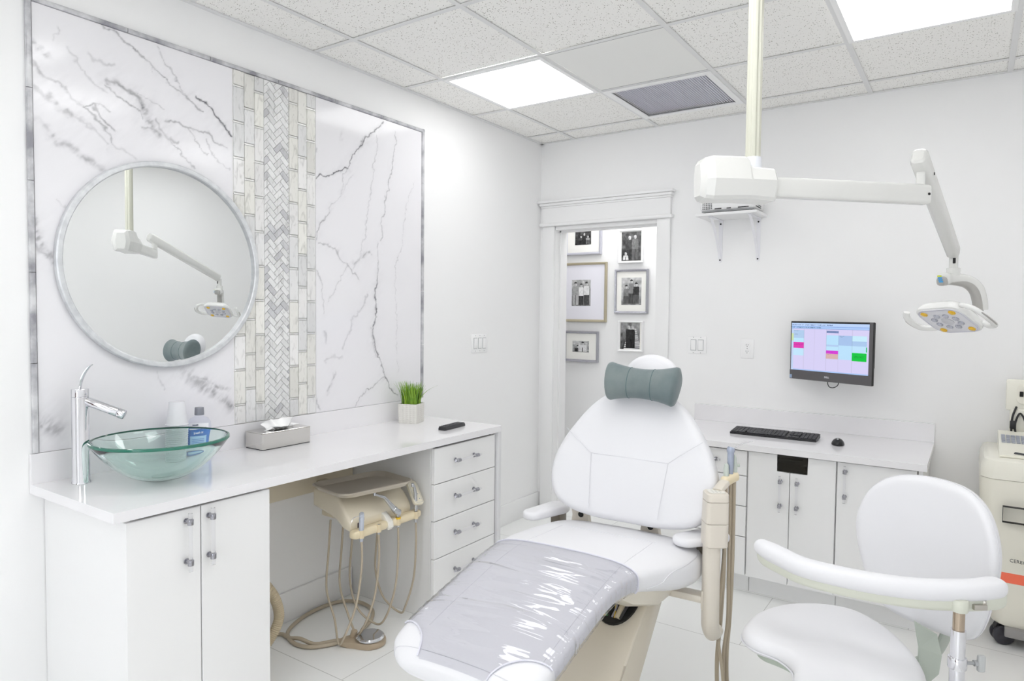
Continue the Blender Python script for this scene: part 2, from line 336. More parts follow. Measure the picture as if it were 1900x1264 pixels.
# ================================================================ MARBLE FEATURE WALL
VA=[(0.004,0.5,[(-2.972,2.456),(-2.94,2.435),(-2.911,2.428),(-2.863,2.404),(-2.838,2.382),(-2.808,2.361),(-2.777,2.337),(-2.735,2.321),(-2.686,2.295),(-2.647,2.266),(-2.612,2.239)]),(0.005,0.95,[(-2.632,2.302),(-2.6,2.28),(-2.565,2.254),(-2.541,2.232),(-2.505,2.207),(-2.473,2.175)]),(0.003,0.35,[(-2.781,2.446),(-2.755,2.382),(-2.696,2.337),(-2.675,2.29)]),(0.008,0.45,[(-2.958,2.275),(-2.904,2.268),(-2.87,2.243),(-2.84,2.216)]),(0.014,0.6,[(-2.85,2.223),(-2.835,2.187),(-2.82,2.16),(-2.805,2.128),(-2.782,2.115)]),(0.004,0.45,[(-2.963,2.261),(-2.933,2.236),(-2.904,2.209),(-2.87,2.188),(-2.841,2.17)]),(0.003,0.4,[(-2.86,2.251),(-2.809,2.231),(-2.773,2.22)]),(0.005,0.5,[(-2.846,2.128),(-2.821,2.132),(-2.8,2.124)]),(0.008,0.42,[(-2.795,2.166),(-2.774,2.14),(-2.742,2.116),(-2.71,2.11)]),(0.003,0.35,[(-2.763,2.132),(-2.715,2.09),(-2.677,2.055),(-2.632,2.016)]),(0.005,0.4,[(-2.752,2.171),(-2.681,2.174),(-2.653,2.159),(-2.619,2.156),(-2.584,2.159),(-2.542,2.132),(-2.493,2.109)]),(0.003,0.3,[(-2.681,2.177),(-2.665,2.143),(-2.625,2.098),(-2.614,2.079),(-2.584,2.079)]),(0.003,0.28,[(-2.578,2.13),(-2.566,2.088),(-2.536,2.055),(-2.474,2.027)]),(0.012,0.3,[(-3.207,2.325),(-3.187,2.314),(-3.159,2.296)]),(0.007,0.4,[(-3.208,2.263),(-3.192,2.245),(-3.173,2.226)]),(0.004,0.4,[(-3.173,2.226),(-3.136,2.217),(-3.107,2.204)]),(0.004,0.25,[(-3.107,2.204),(-3.078,2.182),(-3.039,2.15)]),(0.012,0.35,[(-3.143,2.158),(-3.112,2.136),(-3.096,2.126),(-3.075,2.108)]),(0.006,0.25,[(-3.205,2.184),(-3.177,2.169),(-3.143,2.156)]),(0.006,0.22,[(-3.075,2.108),(-3.044,2.097),(-3.009,2.067),(-2.964,2.028)]),(0.005,0.5,[(-3.043,2.149),(-3.017,2.151),(-2.999,2.131),(-2.972,2.109),(-2.944,2.086)]),(0.005,0.42,[(-3.039,2.141),(-2.999,2.107),(-2.968,2.081),(-2.945,2.042)]),(0.004,0.4,[(-3.017,2.151),(-2.99,2.158),(-2.967,2.154),(-2.953,2.15)]),(0.014,0.28,[(-3.187,2.072),(-3.155,2.043),(-3.114,2.02),(-3.085,2.013),(-3.054,1.995),(-3.019,1.974),(-2.983,1.952)]),(0.007,0.25,[(-3.036,2.344),(-3.014,2.327),(-2.983,2.323),(-2.969,2.317),(-2.932,2.324)]),(0.004,0.22,[(-3.121,2.408),(-3.121,2.39),(-3.138,2.357)]),(0.005,0.22,[(-3.093,2.344),(-3.067,2.315),(-3.05,2.279),(-3.006,2.254),(-2.97,2.23)]),(0.006,0.22,[(-2.945,2.042),(-2.907,2.025),(-2.877,2.006)]),(0.003,0.35,[(-2.805,2.357),(-2.806,2.326)]),(0.025,0.32,[(-2.699,1.21),(-2.651,1.17),(-2.592,1.127),(-2.52,1.077),(-2.477,1.034)]),(0.012,0.3,[(-2.651,1.193),(-2.551,1.138),(-2.487,1.114)]),(0.03,0.38,[(-3.219,1.072),(-3.179,1.052),(-3.144,1.026)]),(0.012,0.5,[(-3.22,1.045),(-3.172,1.039)]),(0.014,0.34,[(-3.214,1.736),(-3.183,1.655),(-3.149,1.603)]),(0.008,0.4,[(-3.216,1.667),(-3.176,1.64),(-3.148,1.611)]),(0.003,0.25,[(-2.786,1.211),(-2.782,1.166),(-2.755,1.128)]),(0.003,0.18,[(-3.139,1.815),(-3.068,1.769),(-3.024,1.702)])]
VB=[(0.0035,0.9,[(-1.587,2.444),(-1.642,2.385),(-1.705,2.339),(-1.766,2.274),(-1.795,2.217),(-1.833,2.157),(-1.891,2.134),(-1.955,2.107),(-2.009,2.083),(-2.042,2.047)]),(0.006,0.4,[(-1.587,2.444),(-1.657,2.375),(-1.74,2.312),(-1.783,2.245)]),(0.003,0.3,[(-1.833,2.157),(-1.875,2.115),(-1.87,2.065),(-1.891,2.006),(-1.955,1.954),(-1.994,1.9),(-2.017,1.836),(-2.04,1.795)]),(0.0035,0.6,[(-1.963,1.94),(-1.994,1.888),(-2.017,1.83),(-2.04,1.793)]),(0.002,0.3,[(-1.808,2.132),(-1.85,2.069),(-1.891,2.0)]),(0.0035,0.45,[(-1.495,2.412),(-1.51,2.3),(-1.539,2.2),(-1.552,2.103),(-1.582,2.018),(-1.591,1.923),(-1.613,1.826)]),(0.0035,0.3,[(-1.633,2.354),(-1.651,2.245),(-1.656,2.139),(-1.686,2.029),(-1.695,1.95),(-1.716,1.816),(-1.739,1.749)]),(0.002,0.25,[(-1.348,2.163),(-1.41,2.042),(-1.429,1.955),(-1.449,1.814),(-1.488,1.7),(-1.492,1.423),(-1.492,1.256),(-1.465,1.115)]),(0.0045,0.4,[(-2.025,1.781),(-1.979,1.767),(-1.915,1.748),(-1.866,1.689),(-1.825,1.659),(-1.791,1.623),(-1.747,1.605)]),(0.01,0.35,[(-1.782,1.681),(-1.739,1.73),(-1.686,1.747)]),(0.003,0.3,[(-1.791,1.649),(-1.765,1.695)]),(0.003,0.3,[(-1.833,1.663),(-1.883,1.612),(-1.955,1.478)]),(0.004,0.35,[(-2.04,1.64),(-2.01,1.593),(-1.987,1.496),(-1.995,1.434)]),(0.0035,0.55,[(-1.631,1.798),(-1.625,1.705),(-1.631,1.611)]),(0.005,0.85,[(-1.631,1.638),(-1.643,1.503),(-1.639,1.423),(-1.654,1.329),(-1.635,1.261)]),(0.0035,0.8,[(-1.635,1.261),(-1.607,1.179),(-1.582,1.095),(-1.534,1.029),(-1.48,0.987)]),(0.003,0.6,[(-1.586,1.102),(-1.647,1.066),(-1.72,1.025),(-1.781,0.965)]),(0.006,0.25,[(-1.703,1.528),(-1.773,1.448),(-1.816,1.371),(-1.858,1.269)]),(0.006,0.25,[(-1.995,1.348),(-1.979,1.286)]),(0.006,0.22,[(-1.979,1.205),(-1.915,1.221),(-1.866,1.231)]),(0.01,0.25,[(-1.916,1.145),(-1.956,1.047)]),(0.006,0.4,[(-2.044,1.037),(-2.003,0.974)]),(0.01,0.2,[(-1.883,2.325),(-1.883,2.287)]),(0.006,0.25,[(-2.032,2.22),(-2.039,2.146)]),(0.004,0.3,[(-1.667,1.363),(-1.654,1.289),(-1.629,1.207)])]
_rg=np.random.RandomState(3)
def vnoise(U,V,sc,seed=0):
    R=np.random.RandomState(seed).rand(256,256); u=U*sc; v=V*sc; i=np.floor(u).astype(int); j=np.floor(v).astype(int); fu=u-i; fv=v-j
    fu=fu*fu*(3-2*fu); fv=fv*fv*(3-2*fv); g=lambda a,b:R[a%256,b%256]
    return (g(i,j)*(1-fu)+g(i+1,j)*fu)*(1-fv)+(g(i,j+1)*(1-fu)+g(i+1,j+1)*fu)*fv
def fbm(U,V,sc,seed=0,o=4): return sum(vnoise(U+seed*.37,V-seed*.21,sc*2**k,seed+k)*.5**k for k in range(o))/sum(.5**k for k in range(o))
def vein_map(y0,y1,z0,z1,nx,ny,veins,seed,tone=(236,235,238)):
    U,V=np.meshgrid(y0+(np.arange(nx+1))/nx*(y1-y0),z0+(np.arange(ny+1))/ny*(z1-z0))
    du=(fbm(U,V,14,seed)-.5)*.05+(fbm(U,V,60,seed+9,3)-.5)*.018; dv=(fbm(U,V,14,seed+5)-.5)*.05+(fbm(U,V,60,seed+19,3)-.5)*.018
    A_,B_=U+du,V+dv; md=.25+1.1*fbm(U,V,25,seed+3); st=fbm(U*1.0+V*.9,(V-U)*3,20,seed+11,4); I=np.zeros_like(U)
    for w,s,pts in veins:
        d=np.full_like(U,9.)
        for (a,b),(c,e) in zip(pts[:-1],pts[1:]):
            L2=(c-a)**2+(e-b)**2+1e-9; t=np.clip(((A_-a)*(c-a)+(B_-b)*(e-b))/L2,0,1); d=np.minimum(d,np.hypot(A_-a-t*(c-a),B_-b-t*(e-b)))
        w=w*.8
        core=(1.3 if seed==1 else 1.1)*s*np.exp(-(d/w)**2)*np.clip(md,0,1.2)
        if w>.0075: core=core*np.clip((st-.25)*2.8,.3,1.3)
        halo=s*.22*np.exp(-d/(w*2.5+.008))*np.clip(st*1.5-.3,0,1)
        I=np.maximum(I,core)+halo*(1-I)
    f=np.clip((fbm(U,V,4,seed+31)-.5)*.5,0,.2)*.4; I=np.clip(I+f*.35,0,1)[...,None]
    return npl(tone)*(1-I)+npl((92,92,98))*I
MARB=attr_mat('polished_marble',.12,spec=.5)
fwall=thing('marble_feature_wall','tall veined white marble panel with mosaic stripe above the vanity counter','wall panel',(0,-2.24,.958))
for (a,b,vs,sd) in ((-3.2,-2.470,VA,1),(-2.034,-1.292,VB,2)):
    nx,ny=int((b-a)/.0034),int(1.50/.0034)
    sl=grid_col('marble_slab',(.010,a,.958),(0,b-a,0),(0,0,1.498),nx,ny,vein_map(a,b,.958,2.456,nx,ny,vs,sd),MARB,fwall,domain='POINT')
    bm=B(); box(bm,(0,a,.958),(.0096,b,2.456)); obj('slab_back',bm,mat('slab_core',(236,235,238),.3),sl,ang=0)
TILE=attr_mat('mosaic_marble',.08); nt=TILE.node_tree; bs=nt.nodes['Principled BSDF']; at=[n for n in nt.nodes if n.type=='ATTRIBUTE'][0]
tc=nt.nodes.new('ShaderNodeTexCoord'); mp=nt.nodes.new('ShaderNodeMapping'); mp.inputs['Rotation'].default_value=(.6,0,0); mp.inputs['Scale'].default_value=(1,3,1); nt.links.new(tc.outputs['Object'],mp.inputs[0])
nz=nt.nodes.new('ShaderNodeTexNoise'); nz.inputs['Scale'].default_value=14; nz.inputs['Detail'].default_value=6; nz.inputs['Distortion'].default_value=1.6; nt.links.new(mp.outputs[0],nz.inputs['Vector'])
rp=nt.nodes.new('ShaderNodeValToRGB'); rp.color_ramp.elements[0].position=.28; rp.color_ramp.elements[0].color=(.55,.55,.54,1); rp.color_ramp.elements[1].position=.47; rp.color_ramp.elements[1].color=(1,1,1,1); nt.links.new(nz.outputs['Fac'],rp.inputs[0])
mx=nt.nodes.new('ShaderNodeMix'); mx.data_type='RGBA'; mx.blend_type='MULTIPLY'; mx.inputs['Factor'].default_value=.55; nt.links.new(at.outputs['Color'],mx.inputs['A']); nt.links.new(rp.outputs[0],mx.inputs['B']); nt.links.new(mx.outputs['Result'],bs.inputs['Base Color'])
bm=B(); box(bm,(0,-2.470,.958),(.0075,-2.034,2.456)); ms=obj('mosaic_strip',bm,mat('white_grout',(243,243,240),.7),fwall,ang=0)
def tagcol(bm,vs,c):
    ly=bm.verts.layers.float_color.get('col') or bm.verts.layers.float_color.new('col')
    for v in vs: v[ly]=c
def tonecol(dark=.25):
    q=random.random(); base=random.choice([(238,237,232),(240,239,238),(232,232,232),(238,237,231)])
    k=1-(.07*random.random() if q>dark else .06*random.random()); return tuple(float(v) for v in npl([c*k for c in base]))+(1,)
bm=B(); bm.verts.layers.float_color.new('col'); slots=B()
for ci,(a,b) in enumerate(((-2.466,-2.4175),(-2.4155,-2.3675),(-2.3655,-2.321),(-2.187,-2.140),(-2.138,-2.0905),(-2.0885,-2.040))):
    off=1.107 if ci in (1,4) else 1.04; z=off-.15
    while z<2.456:
        lo,hi=max(z+.0055,.96),min(z+.15-.0055,2.455)
        if hi-lo>.005:
            n0=set(bm.verts); box(bm,(.006,a,lo),(.0155,b,hi),.0015,1); tagcol(bm,[v for v in bm.verts if v not in n0],tonecol())
        if .97<z<2.45: box(slots,(.006,a,z-.0042),(.0125,b,z+.0042),.001,1)
        z+=.15
obj('plank_tile',bm,TILE,ms,ang=20)
obj('metal_inlay',slots,mat('polished_inlay',(240,240,238),.25,.6),ms,ang=0)
def clip(poly,lo,hi,ax):
    for val,sg in ((lo,1),(hi,-1)):
        out=[]
        for i in range(len(poly)):
            p,q=poly[i],poly[(i+1)%len(poly)]; ip=(p[ax]-val)*sg>=0; iq=(q[ax]-val)*sg>=0
            if ip: out.append(p)
            if ip!=iq:
                t=(val-p[ax])/(q[ax]-p[ax]); out.append((p[0]+t*(q[0]-p[0]),p[1]+t*(q[1]-p[1])))
        poly=out
        if len(poly)<3: return []
    return poly
bm=B(); bm.verts.layers.float_color.new('col'); tw=.0243; g=.0011
for i in range(-60,60):
    for j in range(-60,60):
        d=(i-j)%4
        if d==0: r=(i*tw+g,j*tw+g,(i+2)*tw-g,(j+1)*tw-g)
        elif d==3: r=(i*tw+g,j*tw+g,(i+1)*tw-g,(j+2)*tw-g)
        else: continue
        q=[(r[0],r[1]),(r[2],r[1]),(r[2],r[3]),(r[0],r[3])]; c=.70711
        q=[((x-y)*c-2.254,(x+y)*c+1.7) for x,y in q]; q=clip(q,-2.3185,-2.1895,0)
        if q: q=clip(q,.96,2.455,1)
        if len(q)<3: continue
        ar=abs(sum(q[k][0]*q[(k+1)%len(q)][1]-q[(k+1)%len(q)][0]*q[k][1] for k in range(len(q))))/2
        if ar<1e-5: continue
        n0=set(bm.verts); prism(bm,q,.006,.0125,lambda x,y,z:(z,x,y)); dk=random.random(); base=(236,236,236) if dk>.12 else (208,208,211)
        k=1-.07*random.random(); tagcol(bm,[v for v in bm.verts if v not in n0],tuple(float(v) for v in npl([c_*k for c_ in base]))+(1,))
obj('herringbone_tile',bm,TILE,ms,ang=0)
PENC=mat('grey_marble_pencil',(214,214,216),.15,noise=(13,(146,146,152),8))
bm=B()
def pencil(a,b):
    a=Vector(a); b=Vector(b); L=(b-a).length; n=max(1,round(L/.305)); d=(b-a)/n
    for k in range(n): tube(bm,[a+d*k+d.normalized()*.0012,a+d*(k+1)-d.normalized()*.0012],1,10,sq=(.009,.009,.7))
pencil((.009,-3.211,.958),(.009,-3.211,2.476)); pencil((.009,-1.281,.958),(.009,-1.281,2.476)); pencil((.009,-3.22,2.466),(.009,-1.272,2.466))
obj('pencil_border',bm,PENC,fwall)
# ================================================================ MIRROR
MC=(0,-2.755,1.616); MR=.394
t=thing('wall_mirror','large round wall mirror in a mottled galvanised frame','mirror',(0,-2.755,1.616))
XM=Matrix(((0,0,1,0),(1,0,0,MC[1]),(0,1,0,MC[2]),(0,0,0,1)))   # local z -> world x
bm=B(); lathe(bm,[(MR-.021,.012),(MR-.021,.032),(MR-.017,.036),(MR-.004,.036),(MR,.032),(MR,.012)],seg=128,M=XM,closed=True)
obj('frame',bm,mat('galvanised_metal',(224,226,228),.38,.35,noise=(30,(206,208,211),8),bump=(90,.4,.002)),t)
bm=B(); lathe(bm,[(MR-.0195,.013),(MR-.0195,.020),(0,.020)],seg=128,M=XM); obj('mirror_glass',bm,mat('mirror_glass',(244,246,246),.0,1),t,ang=30)
# ================================================================ PHOTO FRAMES IN THE HALL
def photo(kind,nx,ny,people,seed,bgv=(150,90),steps=False):
    U,V=np.meshgrid((np.arange(nx)+.5)/nx,(np.arange(ny)+.5)/ny); g=bgv[1]+(bgv[0]-bgv[1])*V+(fbm(U,V,7,seed)-.5)*120
    if steps:
        s=(np.abs(U-.62)<.35*(1-V)+.1)&(V<.75); g=np.where(s,np.where((V*14)%1<.6,225,90),g)
    for (cx,top,wd,hd,ct,cb,hat) in people:
        r=hd; hy=top-r; 
        body=(np.abs(U-cx)<wd*(.75+.25*np.clip((hy-V)*6,0,1)))&(V<hy-r*.9)&(V>.04); mid=.45*top
        g=np.where(body,np.where(V<mid,cb,ct)+(fbm(U,V,16,seed+4)-.5)*50,g)
        g=np.where(body&(V<mid)&(np.abs(U-cx)<wd*.12),bgv[1]*.6,g)
        r=r*.82; e=((U-cx)/r)**2*(nx/ny)**2*1.2+((V-hy)/(r*1.15))**2
        g=np.where(e<1,178+30*(U>cx),g); g=np.where((e<1.25)&(V>hy+r*.35),hat,g)
    g=np.clip(g,15,240); return npl(np.stack([g]*3,-1))
FOTO=attr_mat('photo_print',.25)
MATB=mat('picture_mat',(246,245,240),.7); MATV=mat('picture_mat_cool',(236,235,243),.7)
def picture(ox0,ox1,oz0,oz1,px0,px1,pz0,pz1,fm,fwid,mm,img,label,dep=.028):
    t=thing('framed_photo',label,'framed photo',((ox0+ox1)/2,.9,oz0),group=None)
    bm=B(); y0=.9-dep
    for k,(a,b) in enumerate((((ox0,oz0),(ox1,oz0)),((ox1,oz0),(ox1,oz1)),((ox1,oz1),(ox0,oz1)),((ox0,oz1),(ox0,oz0)))):
        cx,cz=(ox0+ox1)/2,(oz0+oz1)/2; q=lambda p,d:(p[0]+(d if p[0]<cx else -d),p[1]+(d if p[1]<cz else -d))
        pr=[(0,.899),(0,y0+.004),(.004,y0),(fwid*.6,y0+.002),(fwid,y0+.010),(fwid,.899)]
        loft(bm,[[(q(p,d)[0],y,q(p,d)[1]) for d,y in pr] for p in (a,b)])
    obj('frame',bm,fm,t,ang=25)
    bm=B(); box(bm,(ox0+fwid*.8,.9-.014,oz0+fwid*.8),(ox1-fwid*.8,.9-.010,oz1-fwid*.8)); obj('mat_board',bm,mm,t,ang=0)
    ny,nx=img.shape[:2]; grid_col('photograph',(px0,.8855,pz0),(px1-px0,0,0),(0,0,pz1-pz0),nx,ny,img,FOTO,t)
SILV=mat('silver_frame',(190,190,198),.22,.8); GOLD=mat('champagne_frame',(196,186,160),.3,.5); WHF=mat('white_frame',(248,248,248),.4); SILL=mat('pale_silver_frame',(206,206,216),.3,.5)
P=photo(0,56,40,[(.38,.72,.14,.1,70,40,60),(.58,.86,.13,.1,50,40,225),(.8,.7,.13,.1,150,110,120)],2,(70,35)); picture(-.30,.042,1.942,2.205,-.206,-.055,2.027,2.139,SILL,.022,MATB,P,'silver framed small photo of a group in the dark, top left in the doorway')
P=photo(0,56,72,[(.2,.92,.15,.085,165,185,60),(.5,.86,.13,.075,235,60,70),(.78,.92,.14,.08,230,80,60)],3,(190,120)); picture(-.38,.096,1.379,1.877,-.231,-.052,1.513,1.733,GOLD,.02,MATV,P,'large champagne framed photo of three people in hats and light shirts')
P=photo(0,60,76,[(.24,.74,.14,.075,130,90,60),(.5,.93,.13,.075,140,70,50),(.74,.82,.15,.08,50,90,50)],4,(200,150)); picture(.171,.460,1.454,1.809,.230,.404,1.522,1.742,SILV,.018,MATB,P,'polished silver framed photo of three people standing, middle right in the doorway')
P=photo(0,60,80,[(.42,.86,.15,.07,70,50,220),(.7,.88,.16,.07,120,100,215),(.22,.3,.14,.06,220,220,220)],5,(90,70)); picture(.199,.411,1.860,2.126,.225,.394,1.878,2.110,WHF,.014,MATB,P,'white framed dark photo of two people standing, top right in the doorway')
P=photo(0,60,80,[(.44,.86,.16,.07,40,30,200),(.62,.86,.13,.07,40,30,190)],6,(150,60),True); picture(.208,.425,1.145,1.392,.227,.397,1.163,1.386,WHF,.014,MATB,P,'white framed photo of a couple on a staircase, bottom right in the doorway')
P=photo(0,56,44,[(.32,.62,.2,.13,70,40,40),(.62,.92,.26,.14,225,220,60)],7,(190,150)); picture(-.298,.027,1.04,1.30,-.217,-.06,1.122,1.217,SILV,.02,MATB,P,'silver framed small photo of two smiling people, bottom left in the doorway')
# ================================================================ SWITCHES AND OUTLET
PLATE=mat('plate_plastic',(246,246,246),.25)
def plate(name,label,cat,M,w,h,kinds):
    t=thing(name,label,cat,mtx=M); bm=B(); obox(bm,Matrix.Translation((0,0,.003)),w,h,.006,.0025,2); obj('cover_plate',bm,PLATE,t,local=True)
    for k,kd in enumerate(kinds):
        x=(k-(len(kinds)-1)/2)*.046
        if kd=='r':
            bm=B(); obox(bm,Matrix.Translation((x,0,.0062)),.036,.070,.0012); obj('rocker_gap',bm,GREYP,t,local=True,ang=0)
            bm=B(); obox(bm,Matrix.Translation((x,.0,.008))@Matrix.Rotation(.05,4,'X'),.031,.064,.005,.001); obj('rocker',bm,PLATE,t,local=True)
        else:
            for sy in (-1,1):
                bm=B(); prism(bm,rrect(.034,.028,.012,5,x,sy*.0195),.006,.0085); r=obj('socket',bm,PLATE,t,local=True)
                bm=B(); 
                for dx,hh in ((-.006,.009),(.006,.007)): obox(bm,Matrix.Translation((x+dx,sy*.0195+.003,.0086)),.002,hh,.001)
                cyl(bm,(x,sy*.0195-.007,.0081),(x,sy*.0195-.007,.0091),.0024,10); obj('slot',bm,DARK,r,local=True,ang=0)
    for sy in ((-1,1) if kinds[0]=='r' else (0,)):
        for k in range(len(kinds)): bm=B(); cyl(bm,((k-(len(kinds)-1)/2)*.046,sy*.0485,.005),((k-(len(kinds)-1)/2)*.046,sy*.0485,.0068),.003,10); obj('screw',bm,GREYP,t,local=True)
plate('light_switch','white triple rocker switch plate on the left wall beside the marble panel','light switch',frame((.0,-.727,1.252),(0,1,0),y=(0,0,1)),.165,.118,'rrr')
plate('light_switch','white double rocker switch plate on the far wall right of the doorway','light switch',frame((1.173,.0,1.257),(1,0,0),z=(0,-1,0)),.118,.108,'rr')
plate('power_outlet','white double power outlet on the far wall between switch and monitor','power outlet',frame((1.482,.0,1.247),(1,0,0),z=(0,-1,0)),.078,.118,'o')
# ================================================================ VANITY COUNTER ALONG THE LEFT WALL
CZ=.855
t=thing('countertop','long white quartz vanity counter along the left wall under the marble panel','countertop',(.29,-2.25,CZ-.032))
bm=B(); box(bm,(.001,-3.228,CZ-.032),(.572,-1.284,CZ)); obj('slab',bm,QUARTZ,t)
bm=B(); box(bm,(.001,-3.228,CZ+.0003),(.020,-1.45,.957)); obj('backsplash',bm,QUARTZ,t)
bm=B(); box(bm,(.018,-1.309,0),(.572,-1.284,CZ-.0325),.0015,1); obj('end_panel',bm,mat('quartz_end',(226,226,228),.2),t)
def acrylic_pull(par,a,b,out,ext=.028,r=.0062,proud=.026):
    """clear rod held by two chrome posts; a,b post feet on the door face; out = outward direction"""
    a=Vector(a); b=Vector(b); out=Vector(out); d=(b-a).normalized(); bm=B()
    for p in (a,b):
        cyl(bm,p,p+out*.004,.0095,16,bev=.001); cyl(bm,p+out*.003,p+out*(proud-.004),.0055,14)
        cyl(bm,p+out*proud-d*.009,p+out*proud+d*.009,r+.0032,18,bev=.001)
    cyl(bm,a+out*proud-d*ext,b+out*proud+d*ext,r,18,mi=1)
    obj('handle',bm,[PULLC,ACRYL],par,label='clear rod pull on two chrome posts')
PULLC=mat('pull_chrome',(170,170,176),.12,1)
def cab_door(par,lo,hi,bev=.0015,name='door'):
    bm=B(); box(bm,lo,hi,bev,1); return obj(name,bm,LAM,par)
t=thing('vanity_cabinet','white double door vanity cabinet below the glass basin','cabinet',(.27,-2.95,0))
bm=B(); box(bm,(.003,-3.185,.0),(.535,-3.165,.822)); box(bm,(.003,-2.712,.0),(.535,-2.692,.822)); box(bm,(.003,-3.165,.08),(.535,-2.712,.1)); box(bm,(.49,-3.165,0),(.5,-2.712,.08)); box(bm,(.003,-3.165,.1),(.012,-2.712,.822)); obj('body',bm,LAM,t,ang=0)
bm=B(); box(bm,(.52,-3.164,.1),(.534,-2.713,.820)); obj('gap_shade_sheet',bm,GAPD,t,ang=0)  # dark sheet behind the doors, paints the shade in their gaps
for a,b,h in ((-3.187,-2.9535,-3.002),(-2.9495,-2.692,-2.925)):
    d=cab_door(t,(.537,a,.09),(.556,b,.812)); acrylic_pull(d,(.556,h,.775),(.556,h,.645),(1,0,0))
t=thing('drawer_cabinet','white four drawer cabinet at the far end of the vanity counter','cabinet',(.27,-1.56,0))
bm=B(); box(bm,(.003,-1.806,.085),(.536,-1.786,.822)); box(bm,(.003,-1.330,.085),(.536,-1.311,.822)); box(bm,(.003,-1.786,.085),(.536,-1.33,.1)); box(bm,(.003,-1.80,0),(.50,-1.311,.085)); obj('body',bm,mat('laminate_side',(228,228,227),.32),t,ang=0)
bm=B(); box(bm,(.52,-1.786,.1),(.535,-1.33,.820)); obj('gap_shade_sheet',bm,GAPD,t,ang=0)
zs=(.812,.641,.466,.286,.1)
for k in range(4):
    d=cab_door(t,(.537,-1.800,zs[k+1]+.002),(.556,-1.3185,zs[k]-.002),name='drawer')
    zc=(zs[k]+zs[k+1])/2+.01; acrylic_pull(d,(.556,-1.648,zc),(.556,-1.502,zc),(1,0,0))
t=thing('wall_rail','beige enamelled mounting rail on the wall under the vanity counter','wall rail',(.02,-2.2,.585))
bm=B(); box(bm,(.001,-2.69,.585),(.038,-1.825,.662),.004); obj('rail',bm,mat('rail_beige',(222,212,190),.35),t)
for y in (-1.875,-1.93): 
    bm=B(); cyl(bm,(.037,y,.605),(.040,y,.605),.005,12); obj('screw_head',bm,mat('brass_screw',(150,128,90),.4,.6),t)
# faucet
FB=Vector((.118,-3.118,CZ)); DIR=Vector((.72,.69,0)).normalized()
t=thing('basin_faucet','tall chrome column faucet beside the glass basin','faucet',FB)
bm=B(); lathe(bm,[(0,0),(.0285,0),(.0285,.004),(.0265,.007),(.0265,.293),(.0262,.2935)],FB,40); obj('body',bm,CHROME,t)
bm=B(); lathe(bm,[(.0262,.2945),(.0268,.295),(.0268,.318),(.0255,.3205),(0,.321)],FB,40); obj('cap',bm,CHROME,t)
a=FB+Vector((0,0,.280))+DIR*.018; b=FB+Vector((0,0,.238))+DIR*.118
bm=B(); cyl(bm,a,b,.0155,28,bev=.001); sp=obj('spout',bm,CHROME,t)
d=(b-a).normalized(); bm=B(); cyl(bm,b+d*.0008,b+d*.022,.0165,28,bev=.0015); obj('aerator',bm,CHROME,sp)
lv=[FB+Vector((0,0,z))+DIR*s for s,z in ((0,.318),(.004,.345),(.014,.372),(.030,.395),(.040,.402))]
bm=B(); tube(bm,spl(lv,5),[.0045+.0065*math.sin(PI*min(1,i/20)**.8) for i in range(21)],14,sq=(.45,1,1),upv=DIR); obj('lever',bm,CHROME,t)
# glass bowl
BC=(.300,-2.940,CZ); GLASS=mat('green_tinted_glass',(236,250,246),.0,trans=1,ior=1.5)
nt=GLASS.node_tree; va=nt.nodes.new('ShaderNodeVolumeAbsorption'); va.inputs['Color'].default_value=(.15,.75,.62,1); va.inputs['Density'].default_value=1.3
nt.links.new(va.outputs[0],nt.nodes['Material Output'].inputs['Volume'])
GR,GH=.216,.138; prof=[]
def bz(r): return GH*(r/GR)**2.35
for k in range(15):
    r=GR*k/14; prof.append((max(r,0),.0015+bz(r)))
out=prof[:]; inn=[(max(r-.009*min(1,r/GR*1.3),0),z+.012-.006*(r/GR)) for r,z in prof]
rim=[(GR+.0015,GH+.004),(GR+.0012,GH+.0105),(GR-.004,GH+.0125)]
bm=B(); lathe(bm,[(0,.0015)]+out[1:]+rim+inn[:0:-1]+[(0,.0135)],BC,96)
t=thing('vessel_basin','round clear glass vessel basin with a green rim on the vanity counter','basin',BC); obj('bowl',bm,GLASS,t)
bm=B(); lathe(bm,[(GR-.0045,GH+.0129),(GR+.0014,GH+.0112),(GR+.0022,GH+.0075),(GR+.0020,GH+.0035),(GR+.0012,GH+.0035),(GR+.0008,GH+.0100),(GR-.0045,GH+.0122)],BC,96,closed=True); obj('rim',bm,mat('green_glass_rim',(70,150,128),.05,trans=.45),t,label='green glass rim edge')
bm=B(); lathe(bm,[(0,.0140),(.032,.0142),(.032,.0175),(.027,.019),(.0,.0195)],BC,32); obj('drain',bm,mat('drain_grey',(176,196,192),.3,.6),t)
# paper cups
CUP=mat('white_plastic_cup',(246,246,250),.4,trans=.15)
cc=(.100,-2.772,CZ)
t0=None
for k in range(22):
    z=k*.0072; lb='white paper cup nested in the upside-down stack behind the glass basin' if k<21 else 'topmost white paper cup of the upside-down stack behind the glass basin'
    if t0 is None or k==21:
        bm=B(); lathe(bm,[(.0375,.0005),(.0405,.0),(.0412,.0022),(.0375,.0035),(.0275,.088),(.0,.0885),(0,.0878),(.0272,.0874)],(0,0,0),32,closed=True); o=obj('paper_cup',bm,CUP,None); t0=t0 or o
    else: o=t0.copy(); COL.objects.link(o)
    o.location=(cc[0],cc[1],cc[2]+.001+z); lab(o,lb,'cup','stacked paper cups'if k<21 else None)
